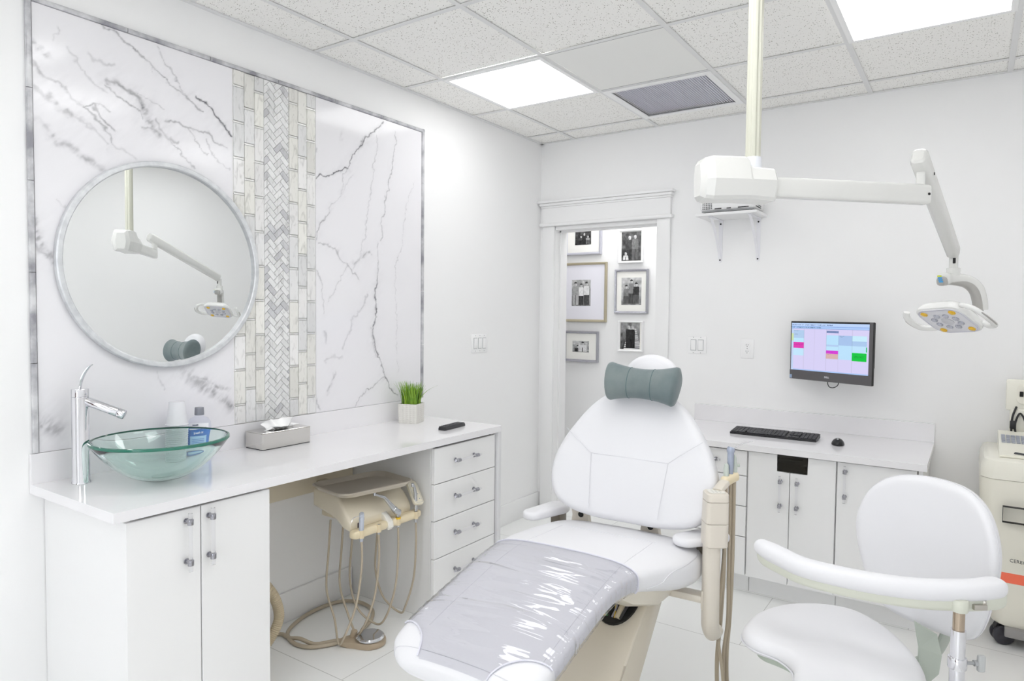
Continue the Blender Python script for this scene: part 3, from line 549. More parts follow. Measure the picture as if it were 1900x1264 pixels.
# mouthwash bottle
bc=Vector((.098,-2.680,CZ)); RM=frame(bc,(.80,.60,0),z=(0,0,1))    # local x across the label? front faces the camera
RM=frame(bc,Vector((.52,.85,0)),z=(0,0,1))
t=thing('mouthwash_bottle','clear mouthwash bottle with blue liquid and grey cap behind the basin','bottle',mtx=RM)
def osec(w,dp,z,n=32,e=.75): return [(w/2*math.copysign(abs(math.cos(a))**e,math.cos(a)),dp/2*math.copysign(abs(math.sin(a))**e,math.sin(a)),z) for a in [2*PI*k/n for k in range(n)]]
CLR=mat('clear_pet',(245,247,252),.02,trans=1,ior=1.12)
bm=B(); loft(bm,[osec(*q) for q in ((.070,.040,.001),(.084,.050,.005),(.086,.052,.02),(.086,.052,.132),(.082,.048,.150),(.066,.040,.164),(.036,.032,.172),(.032,.032,.180))]); obj('body',bm,CLR,t,local=True)
bm=B(); loft(bm,[osec(*q) for q in ((.066,.036,.003),(.080,.046,.008),(.080,.046,.114))]); obj('liquid',bm,mat('blue_liquid',(70,140,232),.15),t,local=True)
bm=B(); loft(bm,[osec(*q,e=1) for q in ((.035,.035,.178),(.0355,.0355,.180),(.033,.033,.206),(.031,.031,.208))]); obj('cap',bm,mat('cap_grey',(140,142,150),.35,.3),t,local=True)
LBL=mat('label_white',(246,246,250),.4)
def lbl(z0,z1,m,w,name,par,d=-.0275):
    bm=B(); n=10; pts=[(-w/2+w*k/n) for k in range(n+1)]
    f=lambda x:-(.026)*max(0,1-(abs(x)/.043)**(8/3))**.375-.0012
    loft(bm,[[(x,f(x),z0),(x,f(x),z1),(x,f(x)-.0006,z1),(x,f(x)-.0006,z0)] for x in pts]); return obj(name,bm,m,par,local=True)
l1=lbl(.115,.148,LBL,.066,'upper_label',t); l2=lbl(.012,.094,mat('label_paleblue',(176,212,246),.4),.062,'lower_label',t)
TM=RM@frame((0,-.0288,0),(1,0,0),z=(0,-1,0))
NAVY=mat('navy_print',(16,40,92),.5)
text('lettering','PHILIPS',.0065,TM@Matrix.Translation((-.014,.142,0)),NAVY,l1,bold=True); text('lettering','sonicare',.0145,TM@Matrix.Translation((0,.130,0)),NAVY,l1,bold=True,sx=1.05)
text('lettering','breath rx',.009,TM@Matrix.Translation((0,.1045,0)),mat('print_white',(240,246,255),.5),t,bold=True)
bm=B(); lathe(bm,[(.009,0),(.010,0),(.010,.0006),(.009,.0006)],(0,0,0),24,M=TM@Matrix.Translation((0,.03,.0))@Matrix.Identity(4),closed=True); obj('seal_mark',bm,NAVY,l2,label='round printed seal')
bm=B(); 
for zz in (.082,.075,.068,.056): obox(bm,TM@Matrix.Translation((0,zz,0)),.045,.0018,.0006)
obj('printed_lines',bm,mat('print_blue',(70,120,200),.5),l2,ang=0)
# tissue box
c=Vector((.092,-2.308,CZ)); t=thing('tissue_box','mirror polished steel tissue box cover with a white tissue on the vanity counter','tissue box',c)
SS=mat('polished_steel',(216,214,210),.06,1)
bm=B(); x0,x1,y0,y1=.032,.152,-2.432,-2.184
box(bm,(x0,y0,CZ+.003),(x1,y1,CZ+.0705),.0015,1); obj('cover',bm,SS,t)
bm=B(); box(bm,(x0-.001,y0-.001,CZ+.0708),(x1+.001,y1+.001,CZ+.0735),.0008,1); obj('lid',bm,SS,t)
bm=B(); box(bm,(x0+.002,y0+.002,CZ+.0006),(x1-.002,y1-.002,CZ+.0028)); obj('base_gasket',bm,BLACK,t,ang=0)
bm=B(); random.seed(11); rows=[]
for i in range(19):
    u=i/18; row=[]
    for j in range(9):
        v=j/8; y=-2.372+.125*u+.035*(v*v)*(u-.4); hgt=.043*v*(1-.30*abs(u-.55)-.25*(u<.12))*(1+.15*math.sin(u*9)); 
        x=.092+.010*math.sin(u*21+v*3)*(.3+v)+.013*math.sin(u*8+1)*v-.016*v
        row.append((x,y+(.012*v if u>.8 else -.012*v if u<.15 else 0),CZ+.0738+hgt))
    rows.append(row)
vs=[[bm.verts.new(p) for p in r] for r in rows]
for a,b in zip(vs[:-1],vs[1:]):
    for j in range(8): bm.faces.new((a[j],b[j],b[j+1],a[j+1]))
rows2=[[(2*.092-x+.004+.006*math.sin(i*1.7+j),y+.006*math.cos(i+j*.7),z*1.0-.0035*j) for j,(x,y,z) in enumerate(r)] for i,r in enumerate(rows)]
vs=[[bm.verts.new(p) for p in r] for r in rows2]
for a,b in zip(vs[:-1],vs[1:]):
    for j in range(8): bm.faces.new((a[j],b[j],b[j+1],a[j+1]))
o=obj('tissue',bm,mat('white_tissue',(252,252,252),.8),t,ang=80); sm=o.modifiers.new('s','SOLIDIFY'); sm.thickness=.0006; o.modifiers.new('b','SUBSURF').render_levels=1
# plant
pc=Vector((.127,-1.493,CZ)); PM=frame(pc,Vector((.103,.035,0)),z=(0,0,1))
t=thing('potted_grass','small pot of artificial green grass on the vanity counter','plant',mtx=PM)
POT=mat('woven_silver_pot',(222,220,214),.32,.1)
bm=B(); N_=26; Hh=.103
def pp(s,z):   # s around 0..4
    k=int(s)%4; f=s-int(s); c=[(-1,-1),(1,-1),(1,1),(-1,1),(-1,-1)]; w=.0505+.0025*z/Hh
    x=c[k][0]+(c[k+1][0]-c[k][0])*f; y=c[k][1]+(c[k+1][1]-c[k][1])*f
    ph=s*5*PI; row=z/.0105; amp=.0028*(math.sin(ph+PI*int(row))**2)*math.sin(PI*(row%1)); amp*=min(1,6*f,6*(1-f)) if z>.004 else 0
    n=(0,-1) if k==0 else (1,0) if k==1 else (0,1) if k==2 else (-1,0)
    return (x*w+n[0]*amp,y*w+n[1]*amp,z)
rings=[[pp(4*k/160,Hh*j/58) for k in range(160)] for j in range(59)]
rings+= [[(p[0]*.92,p[1]*.92,Hh) for p in rings[-1]],[(p[0]*.9,p[1]*.9,Hh-.02) for p in rings[-1]]]
loft(bm,rings); obj('pot',bm,POT,t,local=True,ang=50)
bm=B(); box(bm,(-.044,-.044,Hh-.02),(.044,.044,Hh-.012)); obj('soil',bm,mat('moss',(60,90,30),.9),t,local=True,ang=0)
GR_=mat('grass_blade',(96,142,44),.45,noise=(30,(140,180,60),2)); GR2=mat('grass_blade_light',(150,188,60),.45); random.seed(5)
bm=B()
for k in range(210):
    bx,by=random.uniform(-.041,.041),random.uniform(-.041,.041); az=math.atan2(by,bx)+random.uniform(-.9,.9); ln=random.uniform(.095,.142); lean=random.uniform(.02,.22)+.22*(math.hypot(bx,by)/.058)
    if k<3: bx,by,az,ln,lean=.04,-.01+.012*k,random.uniform(-.3,.4),.145,.85
    wd=random.uniform(.0022,.0040); mi=1 if random.random()<.4 else 0; L=[]
    for j in range(7):
        s=j/6; h=ln*s; off=lean*ln*s*s*.9; c=Vector((bx+math.cos(az)*off,by+math.sin(az)*off,Hh-.014+h*(1-.25*lean*s))); w=wd*(1-s**2.2)+.0002
        sd=Vector((-math.sin(az),math.cos(az),0))*w; nn=Vector((math.cos(az),math.sin(az),0))*.0006
        L.append([c-sd,c+nn,c+sd,c-nn*.3])
    loft(bm,L,mi=mi if True else 0)
o=obj('grass',bm,[GR_,GR2],t,local=True,ang=60)
# remote
RMt=frame(Vector((.415,-1.502,CZ)),(-.09,.99,0),z=(0,0,1))
t=thing('remote_control','black remote control lying on the vanity counter','remote control',mtx=RMt)
bm=B(); loft(bm,[[(x,-w,.0005),(x,w,.0005),(x,w*1.02,h*.55),(x,w*.86,h),(x,-w*.86,h),(x,-w*1.02,h*.55)] for x,w,h in ((-.092,.019,.014),(-.086,.0225,.0185),(0,.023,.019),(.08,.023,.020),(.092,.021,.015))])
obj('shell',bm,mat('remote_black',(46,46,50),.35),t,local=True,ang=25)
bm=B()
for r in range(8):
    for c_ in range(3): obox(bm,Matrix.Translation((-.07+r*.017,(c_-1)*.0125,.0196)),.009,.0075,.0015)
o=obj('buttons',bm,mat('button_dark',(84,84,90),.4),t,local=True,ang=0); o['kind']='stuff' if False else 'part'; del o['kind']
# vacuum hose left in the knee space
t=thing('suction_hose','beige corrugated suction hose hanging in the knee space by the vanity door','hose',(.22,-2.5,0))
bm=B(); cyl(bm,(.20,-2.533,.45),(.20,-2.533,.56),.026,20,bev=.004); tube(bm,spl([(.20,-2.533,.555),(.20,-2.533,.59),(.17,-2.536,.635),(.10,-2.55,.655),(.03,-2.56,.66)],6),.024,18); obj('elbow_pipe',bm,mat('hose_beige',(214,202,176),.4),t)
P=spl([(.20,-2.533,.452),(.205,-2.525,.40),(.225,-2.485,.33),(.24,-2.44,.25),(.24,-2.42,.16),(.235,-2.46,.085),(.23,-2.52,.05),(.22,-2.60,.04)],22)
bm=B(); tube(bm,P,[.0195+.0022*(i%2) for i in range(len(P))],16); obj('corrugated_tube',bm,mat('hose_corrugated',(200,186,158),.5),t,ang=20)
# ================================================================ WORK COUNTER ON THE FAR WALL
KZ=.79; KY=-.685; FY=-.655
t=thing('work_counter','white quartz work counter with low backsplash under the wall monitor','countertop',(1.8,-.34,KZ-.03))
bm=B(); box(bm,(1.17,KY,KZ-.03),(2.456,-.001,KZ)); obj('slab',bm,QUARTZ,t)
bm=B(); box(bm,(1.17,-.020,KZ+.0003),(2.456,-.001,.889)); obj('backsplash',bm,QUARTZ,t)
def backcab(name,label,x0,x1,cat='cabinet'):
    t=thing(name,label,cat,((x0+x1)/2,-.33,0)); bm=B(); box(bm,(x0,FY+.02,.095),(x0+.018,-.003,KZ-.0305)); box(bm,(x1-.018,FY+.02,.095),(x1,-.003,KZ-.0305)); box(bm,(x0+.018,FY+.02,.095),(x1-.018,-.003,.113)); box(bm,(x0,FY+.075,0),(x1,-.003,.095)); obj('body',bm,LAM,t,ang=0)
    bm=B(); box(bm,(x0+.018,FY+.021,.113),(x1-.018,FY+.03,KZ-.031)); obj('gap_shade_sheet',bm,GAPD,t,ang=0); return t
def bdoor(t,x0,x1,z0,z1,name='door'): return cab_door(t,(x0,FY,z0),(x1,FY+.019,z1),name=name)
t=backcab('drawer_cabinet','white drawer cabinet under the work counter, half hidden by the dental chair',1.20,1.672)
zz=(.752,.622,.464,.305,.105)
for k in range(4):
    d=bdoor(t,1.203,1.669,zz[k+1]+.002,zz[k]-.002,'drawer')
    if k==0: acrylic_pull(d,(1.36,FY,.695),(1.510,FY,.695),(0,-1,0))
t=backcab('double_door_cabinet','white double door cabinet with a black glass opening under the work counter','cabinet' and 1.675,2.087)
for a,b,h in ((1.677,1.8765,1.836),(1.8795,2.085,1.915)):
    bm=B(); 
    pts=[(a,.105),(b,.105),(b,.668),(1.816,.668),(1.816,.752),(a,.752)] if a<1.8 else [(a,.105),(b,.105),(b,.752),(1.960,.752),(1.960,.668),(a,.668)]
    prism(bm,pts,FY,FY+.019,lambda x,y,z:(x,z,y),.001,1); d=obj('door',bm,LAM,t); acrylic_pull(d,(h,FY,.622),(h,FY,.500),(0,-1,0),r=.0055)
bm=B(); box(bm,(1.819,FY+.004,.671),(1.957,FY+.012,.752)); o=obj('glass_window',bm,mat('black_glass',(12,12,12),.03,spec=.8),t,ang=0,label='black reflective glass opening')
t=backcab('single_door_cabinet','white single door cabinet at the right end of the work counter','cabinet' and 2.089,2.44)
d=bdoor(t,2.091,2.418,.105,.752); acrylic_pull(d,(2.126,FY,.712),(2.126,FY,.592),(0,-1,0),r=.0055)
# keyboard and mouse
KM=frame(Vector((1.727,-.335,KZ)),(1,.018,0),z=(0,0,1))@Matrix.Rotation(.06,4,'X')
t=thing('keyboard','black computer keyboard on the work counter','keyboard',mtx=KM)
bm=B(); loft(bm,[[(x,-.068,.0045),(x,.066,.0005),(x,.066,.020),(x,-.068,.016)] for x in (-.221,.221)]); obj('case',bm,mat('keyboard_black',(40,40,43),.4),t,local=True,ang=20)
bm=B(); KEYS=mat('key_cap',(66,66,70),.45)
kt=obj('key_block',B(),KEYS,t,local=True,ang=0); bpy.data.objects.remove(kt)
for x0,n in ((-.214,15),(.083,3),(.143,4)):
    for r in range(6):
        if n==3 and r in (1,): continue
        for k in range(n):
            x=x0+k*.0188; y=-.056+r*.0198; 
            if n==15 and r==0 and 3<k<9: continue
            if x>.213: continue
            obox(bm,Matrix.Translation((x+.008,y,.0195+.0009*r*.8)),.0162,.0165,.005)
obox(bm,Matrix.Translation((-.083,-.056,.0195)),.095,.0165,.005)
o=obj('key_caps',bm,KEYS,t,local=True,ang=0)
MM=frame(Vector((2.052,-.395,KZ)),(1,.1,0),z=(0,0,1))
t=thing('computer_mouse','black computer mouse right of the keyboard','computer mouse',mtx=MM)
bm=B(); ball(bm,(0,0,.0),1,24,(.031,.052,.034)); bmesh.ops.bisect_plane(bm,geom=bm.verts[:]+bm.edges[:]+bm.faces[:],plane_co=(0,0,.003),plane_no=(0,0,-1),clear_outer=True); bmesh.ops.holes_fill(bm,edges=bm.edges); obj('shell',bm,mat('mouse_black',(30,30,33),.3),t,local=True)
bm=B(); cyl(bm,(-.004,-.022,.031),(.004,-.022,.031),.006,16); obj('scroll_wheel',bm,GREYP,t,local=True)
# monitor
ML=Vector((1.748,-.100,0)); MRt=Vector((2.188,-.305,0)); mx_=(MRt-ML).normalized(); W=(MRt-ML).length
MZ0,MZ1=1.091,1.417
MO=Vector(((ML+MRt)/2))+Vector((0,0,(MZ0+MZ1)/2)); MMt=frame(MO,mx_,y=(0,0,1)); Hh=MZ1-MZ0     # local z = out of the screen
if (MMt.to_3x3()@Vector((0,0,1))).y>0: print('screen normal wrong')
t=thing('computer_monitor','black wall mounted monitor showing an appointment calendar','monitor',mtx=MMt)
BZ=mat('monitor_bezel',(92,90,92),.45)
bm=B(); obox(bm,Matrix.Translation((0,0,-.009)),W,Hh,.018,.003); obox(bm,Matrix.Translation((-.01,.0,-.028)),W*.8,Hh*.75,.02,.006); obj('housing',bm,mat('monitor_black',(30,30,32),.4),t,local=True)
bm=B(); prism(bm,[(-W/2+.001,-Hh/2+.001),(W/2-.001,-Hh/2+.001),(W/2-.001,-Hh/2+.052),(-W/2+.001,-Hh/2+.052)],.0002,.0018); obj('bezel',bm,BZ,t,local=True,ang=0)
bm=B(); box(bm,(W/2-.0195,-Hh/2+.053,.0002),(W/2-.001,Hh/2-.001,.0016)); obj('bezel_edge',bm,BZ,t,local=True,ang=0)
bm=B(); box(bm,(W/2-.03,-Hh/2+.09,-.032),(W/2-.008,Hh/2-.004,-.0185)); obj('drive_cover',bm,BLACK,t,local=True,ang=0)
nx,ny=240,135; S=np.zeros((ny,nx,3)); yy,xx=np.mgrid[0:ny,0:nx]; u=(xx+.5)/nx; v=1-(yy+.5)/ny   # v from top
S[:]=npl((216,210,246)); lite=npl((196,228,252)); S[v<.115]=npl((176,206,250)); S[(v<.06)]=npl((190,214,250)); S[(v>.975)]=npl((168,198,244))
S[(u<.028)&(v>.115)]=npl((196,214,244)); S[(u<.028)&(v>.22)&(v<.38)]=npl((206,226,170))
def blk(u0,u1,v0,v1,c): S[(u>=u0)&(u<u1)&(v>=v0)&(v<v1)]=npl(c)
for u0,u1,v0,v1,c in ((.03,.175,.15,.32,(178,206,238)),(.03,.175,.32,.41,(190,232,252)),(.03,.175,.41,.53,(226,60,178)),(.03,.175,.53,.69,(194,230,252)),
 (.475,.63,.145,.19,(120,140,186)),(.475,.63,.24,.43,(186,226,252)),(.475,.63,.43,.465,(178,204,240)),(.475,.63,.465,.55,(190,230,252)),(.475,.63,.55,.615,(214,60,214)),(.475,.63,.615,.72,(216,180,176)),
 (.63,.80,.24,.44,(168,196,236)),(.63,.80,.44,.72,(188,226,252)),(.80,.975,.24,.34,(200,236,252)),(.80,.975,.34,.44,(172,202,238)),(.80,.975,.44,.57,(192,228,252)),(.80,.975,.57,.73,(0,200,60)),(.968,.978,.45,.55,(0,190,100))): blk(u0,u1,v0,v1,c)
rr=np.random.RandomState(4); tl=rr.rand(ny,nx)
S[(np.abs(v-.035)<.008)&(u<.55)&(tl>.55)]=npl((30,60,130)); S[(np.abs(v-.09)<.006)&(u<.4)&(tl>.5)]=npl((40,90,120)); S[(np.abs(v-.072)<.004)]=npl((120,150,220)); S[(np.abs(v-.113)<.004)]=npl((120,150,210))
for u0 in (.175,.32,.475,.63,.80): S[(np.abs(u-u0)<.0021)&(v>.12)&(v<.97)]*=.86
for (u0,u1,v0) in ((.035,.11,.155),(.035,.1,.165),(.035,.12,.235),(.035,.1,.245),(.04,.165,.445),(.04,.15,.46),(.49,.61,.58),(.485,.54,.63),(.64,.70,.25),(.64,.68,.265),(.83,.96,.63),(.83,.95,.645),(.83,.94,.66),(.485,.6,.165)):
    S[(u>u0)&(u<u1)&(np.abs(v-v0)<.004)&(tl>.45)]*=.45
S[(np.abs(v-.60)<.003)&(u>.03)&(u<.97)]=npl((236,210,190))
SCR=attr_mat('screen_glow',.25,emit=.80)
grid_col('screen',tuple(MMt@Vector((-W/2+.008,-Hh/2+.052,.0021))),tuple(MMt.to_3x3()@Vector((W-.028,0,0))),tuple(MMt.to_3x3()@Vector((0,Hh-.062,0))),nx,ny,S,SCR,t)
text('lettering','DELL',.013,MMt@Matrix.Translation((-.01,-Hh/2+.024,.0019)),mat('print_silver',(225,225,230),.4),t,bold=True)
bm=B(); box(bm,(-W/2+.002,-Hh/2+.004,.0018),(-W/2+.016,-Hh/2+.024,.0024)); obj('sticker',bm,mat('sticker_blue',(150,170,200),.4),t,local=True,ang=0)
bm=B(); c0=MMt@Vector((-.02,-.02,-.040)); wp=Vector((2.0,-.004,c0.z)); cyl(bm,c0,wp,.022,16); box(bm,(1.93,-.014,c0.z-.07),(2.07,-.001,c0.z+.07),.003); obj('wall_mount',bm,BLACK,t)
bm=B(); tube(bm,spl([MMt@Vector(q) for q in ((-.022,-Hh/2+.008,-.03),(-.024,-Hh/2-.012,-.03),(-.012,-Hh/2-.030,-.03),(.012,-Hh/2-.031,-.03),(.035,-Hh/2-.016,-.03),(.042,-Hh/2+.006,-.03))],6),.0022,8); obj('cable',bm,BLACK,t)
# projector shelf
t=thing('wall_shelf','small white wall shelf on two curved brackets holding the projector','shelf',(1.40,0,2.03))
SZ=2.045
bm=B(); box(bm,(1.222,-.235,SZ-.016),(1.578,-.001,SZ),.001,1); obj('shelf_board',bm,mat('shelf_white',(238,238,238),.4),t)
for x in (1.305,1.530):
    bm=B(); BR=mat('bracket_white',(236,236,240),.35)
    prism(bm,[(x-.012,SZ-.017),(x+.012,SZ-.017),(x+.012,1.79),(x+.008,1.775),(x,1.768),(x-.008,1.775),(x-.012,1.79)],-.0045,-.0005,lambda a,b,c:(a,c,b))
    box(bm,(x-.012,-.21,SZ-.0205),(x+.012,-.001,SZ-.0165))
    P=spl([(x,-.205,SZ-.02),(x,-.165,SZ-.045),(x,-.10,SZ-.11),(x,-.05,SZ-.18),(x,-.012,1.80)],6); tube(bm,P,1,8,sq=(.0035,.008,.5),upv=(0,1,0))
    br=obj('bracket',bm,BR,t,ang=30)
    for zz_ in (SZ-.04,1.785): bm=B(); cyl(bm,(x,-.0046,zz_),(x,-.007,zz_),.005,12); obj('screw_head',bm,DARK,br)
# projector
t=thing('projector','white ceiling-height video projector resting on the wall shelf','projector',(1.40,-.12,SZ))
PW=mat('projector_white',(236,236,236),.35)
bm=B(); box(bm,(1.245,-.225,SZ+.014),(1.565,-.015,SZ+.078),.016,3); obj('body',bm,PW,t)
bm=B(); box(bm,(1.255,-.218,SZ+.006),(1.555,-.022,SZ+.0138),.003,1); obj('base',bm,GREYP,t)
bm=B()
for k in range(6):
    for j in range(5): box(bm,(1.264+k*.010,-.2262,SZ+.022+j*.010),(1.2695+k*.010,-.2248,SZ+.0275+j*.010))
obj('vent_grille',bm,DARK,t,ang=0); bm=B()
for k in range(9):
    for j in range(5): box(bm,(1.5642,-.20+k*.012,SZ+.022+j*.010),(1.5662,-.1935+k*.012,SZ+.0275+j*.010))
obj('vent_grille',bm,DARK,t,ang=0)
for xa,xb in ((1.335,1.375),(1.405,1.43),(1.47,1.53)): bm=B(); box(bm,(xa,-.2262,SZ+.019),(xb,-.2245,SZ+.024)); obj('front_slot',bm,DARK,t,ang=0)
for x,y in ((1.27,-.20),(1.54,-.20),(1.27,-.04),(1.54,-.04)):
    bm=B(); cyl(bm,(x,y,SZ+.0003),(x,y,SZ+.0065),.007,12); obj('foot',bm,BLACK,t)
# ================================================================ WHEELED SCANNER CART
t=thing('scanner_cart','cream wheeled dental scanner cart with an orange band at the right edge','medical cart',(2.90,-.40,0))
CRM=mat('cart_cream',(236,233,220),.3); CRT=mat('cart_cream_light',(240,238,226),.25)
def csec(x0,x1,yf,yb,z,n=7,bul=.05,rc=.05):
    xc=(x0+x1)/2; out=[]
    for k in range(n+1):
        a=PI+PI/2*k/n; out.append((x0+rc+rc*math.cos(a),yf+rc+rc*math.sin(a),z))
    for k in range(n+1):
        a=-PI/2+PI/2*k/n; out.append((x1-rc+rc*math.cos(a),yf+rc+rc*math.sin(a),z))
    out+=[(x1,yb,z),(x0,yb,z)]
    return [(x,y-bul*max(0,1-((x-xc)/((x1-x0)/2))**2)*(1 if y<yb-.02 else 0),z) for x,y,z in out]
def cbody(name,lv,m,mi=0): 
    bm=B(); loft(bm,[csec(*q) for q in lv]); return obj(name,bm,m,t,ang=40)
cbody('lower_body',[(2.712,3.09,-.50,-.06,.09),(2.705,3.10,-.51,-.06,.13),(2.700,3.10,-.515,-.06,.20),(2.694,3.11,-.522,-.06,.288)],CRM)
cbody('orange_band',[(2.6938,3.11,-.5225,-.06,.2885),(2.689,3.112,-.528,-.06,.334)],mat('orange_band',(255,122,92),.4))
cbody('upper_body',[(2.6888,3.112,-.5282,-.06,.3345),(2.668,3.118,-.545,-.06,.50),(2.655,3.12,-.55,-.06,.60),(2.650,3.12,-.55,-.06,.72),(2.652,3.12,-.55,-.06,.742)],CRM)
cbody('top_console',[(2.650,3.12,-.552,-.06,.744),(2.652,3.12,-.552,-.06,.79),(2.664,3.115,-.545,-.06,.822),(2.68,3.10,-.53,-.08,.830)],CRT)
bm=B(); loft(bm,[[(x,-.50,.832),(x,-.14,.832),(x,-.14,.900),(x,-.16,.905),(x,-.50,.842)] for x in (2.72,3.08)]); kd=obj('key_deck',bm,CRT,t,ang=20)
bm=B(); 
sl=lambda y:.842+(y+.50)/.34*.063+.0015
for r in range(5):
    for k in range(18): 
        y=-.33+r*.022; M=Matrix.Translation((2.738+k*.0185,y,sl(y)+.001))@Matrix.Rotation(math.atan(.185),4,'X'); obox(bm,M,.015,.017,.004)
obj('keys',bm,mat('cart_keys',(168,172,184),.4),kd,ang=0)
bm=B(); M=Matrix.Translation((2.90,-.43,sl(-.43)))@Matrix.Rotation(math.atan(.185),4,'X'); lathe(bm,[(0,.008),(.02,.006),(.028,.0),(.0285,-.002)],(0,0,0),28,M=M); obj('trackball',bm,mat('cart_ball',(150,152,160),.25),kd)
bm=B(); lathe(bm,[(.052,0),(.062,0),(.062,.003),(.052,.003)],(0,0,0),28,M=M,closed=True); obj('trackball_ring',bm,CRM,kd)
bm=B(); 
for xx_ in (2.80,2.86): obox(bm,Matrix.Translation((xx_,-.475,sl(-.475)+.001))@Matrix.Rotation(math.atan(.185),4,'X')@Matrix.Rotation(-.25,4,'Z'),.055,.018,.004,.002)
obj('click_button',bm,mat('cart_dark_button',(60,62,68),.4),kd)
bm=B(); y_=-.588; box(bm,(2.752,-.594,.628),(3.06,-.58,.628+.118)); 
bm.clear()
for lo,hi in (((2.735,.567),(2.7365,.633)),((2.735,.633),(3.06,.6345)),((2.735,.566),(3.06,.5675))): box(bm,(lo[0],-.602,lo[1]),(hi[0],-.575,hi[1]))
obj('slot_outline',bm,DARK,t,ang=0)
text('lettering','CEREC',.0195,Matrix.Translation((2.796,-.585,.400))@frame((0,0,0),(1,-.12,0),z=(0,-1,0)),mat('print_dark',(90,92,90),.5),t,ext=.002)
bm=B(); box(bm,(2.76,-.555,.05),(3.06,-.10,.089),.006); obj('grey_base',bm,mat('cart_grey',(150,148,146),.35),t)
bm=B(); box(bm,(2.765,-.13,.83),(3.02,-.075,1.01),.012); box(bm,(2.748,-.125,1.0),(3.05,-.085,1.15),.008,mi=0); obj('screen_support',bm,CRT,t)
bm=B(); prism(bm,rrect(.20,.09,.02,5,2.89,1.08),-.131,-.126,lambda a,b,c:(a,c,b),.001,1); obj('support_inset',bm,CRM,t)
bm=B(); tube(bm,spl([(2.79,-.128,1.02),(2.775,-.15,.97),(2.772,-.16,.90),(2.79,-.17,.845),(2.82,-.17,.85),(2.83,-.15,.93),(2.805,-.14,.99),(2.785,-.16,.93),(2.80,-.18,.86),(2.815,-.2,.855)],7),.0045,8); box(bm,(2.765,-.170,.915),(2.790,-.150,.955),.004); obj('cable',bm,BLACK,t)
bm=B(); box(bm,(2.80,-.137,1.07),(2.815,-.1315,1.095),.002); obj('slot',bm,DARK,t)
def caster(par,x,y,r=.045,ang_=.4,name='caster'):
    d=Vector((math.cos(ang_),math.sin(ang_),0)); ax=Vector((-d.y,d.x,0)); c=Vector((x,y,r))+d*.02
    bm=B(); 
    for s in (-1,1): cyl(bm,c+ax*s*.010,c+ax*s*.026,r,24,bev=.004)
    w=obj(name,bm,mat('caster_black',(52,52,58),.35),par)
    bm=B(); tube(bm,spl([Vector((x,y,.088)),Vector((x,y,.07))-d*.005,c+Vector((0,0,.012))],4),.012,10); obj('fork',bm,BLACK,w)
for x,y,a in ((2.735,-.50,.3),(3.06,-.50,2.8),(2.76,-.14,.2),(3.06,-.14,2.6)): caster(t,x,y,.042,a)
# ================================================================ DELIVERY UNIT UNDER THE VANITY COUNTER
t=thing('delivery_unit','cream instrument delivery unit hanging under the vanity counter with dangling hoses','dental unit',(.30,-2.03,.48))
secs=[]
def usec(x,zt,zb,y0,y1,r=.016,n=4):
    return [(x,a,b) for a,b in rrect(y1-y0,zt-zb,min(r,(zt-zb)/2.1),n,(y0+y1)/2,(zt+zb)/2)]
for q in ((.170,.640,.575,-2.175,-1.862),(.176,.650,.565,-2.185,-1.858),(.30,.656,.548,-2.198,-1.855),(.36,.650,.535,-2.212,-1.855),(.42,.608,.518,-2.232,-1.855),(.452,.572,.512,-2.232,-1.857),(.463,.556,.520,-2.228,-1.862)): secs.append(usec(*q))
bm=B(); loft(bm,secs); obj('housing',bm,CREAM,t)
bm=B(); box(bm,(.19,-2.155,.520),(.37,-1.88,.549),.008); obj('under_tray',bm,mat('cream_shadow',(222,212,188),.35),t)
bm=B(); box(bm,(.037,-2.06,.60),(.20,-2.0,.64),.008); obj('support_arm',bm,mat('unit_beige',(214,204,180),.3),t)
PA=frame(Vector((.475,-1.838,.612)),Vector((0.10,.10,0)),y=Vector((-.62,.12,.70)))
PA=frame(Vector((.480,-1.846,.607)),Vector((.25,.95,-.12)),y=Vector((-.66,.12,.66)))
bm=B(); prism(bm,rrect(.052,.125,.012),-.014,0,None,.003,2,0); bm.transform(PA); kp=obj('keypad',bm,mat('keypad_cream',(232,226,206),.3),t)
bm=B(); lathe; 
o1=rrect(.042,.112,.009); o2=rrect(.0395,.1095,.008)
vs1=[bm.verts.new((x,y,.0008)) for x,y in o1]; vs2=[bm.verts.new((x,y,.0008)) for x,y in o2]
for i in range(len(vs1)): bm.faces.new((vs1[i],vs1[(i+1)%len(vs1)],vs2[(i+1)%len(vs2)],vs2[i]))
for q in ((-.008,.035),(.008,.03),(-.008,.01),(.008,-.01),(-.006,-.03),(.009,-.036)): cyl(bm,(q[0],q[1],.0003),(q[0],q[1],.0009),.003,10)
bm.transform(PA); obj('key_symbols',bm,GREYP,kp,ang=0)
bm=B(); 
for q in ((-2.18,),): box(bm,(.4605,q[0]-.010,.522),(.4645,q[0]+.010,.545),.002)
obj('gauge_window',bm,mat('dark_window',(70,56,66),.3),t)
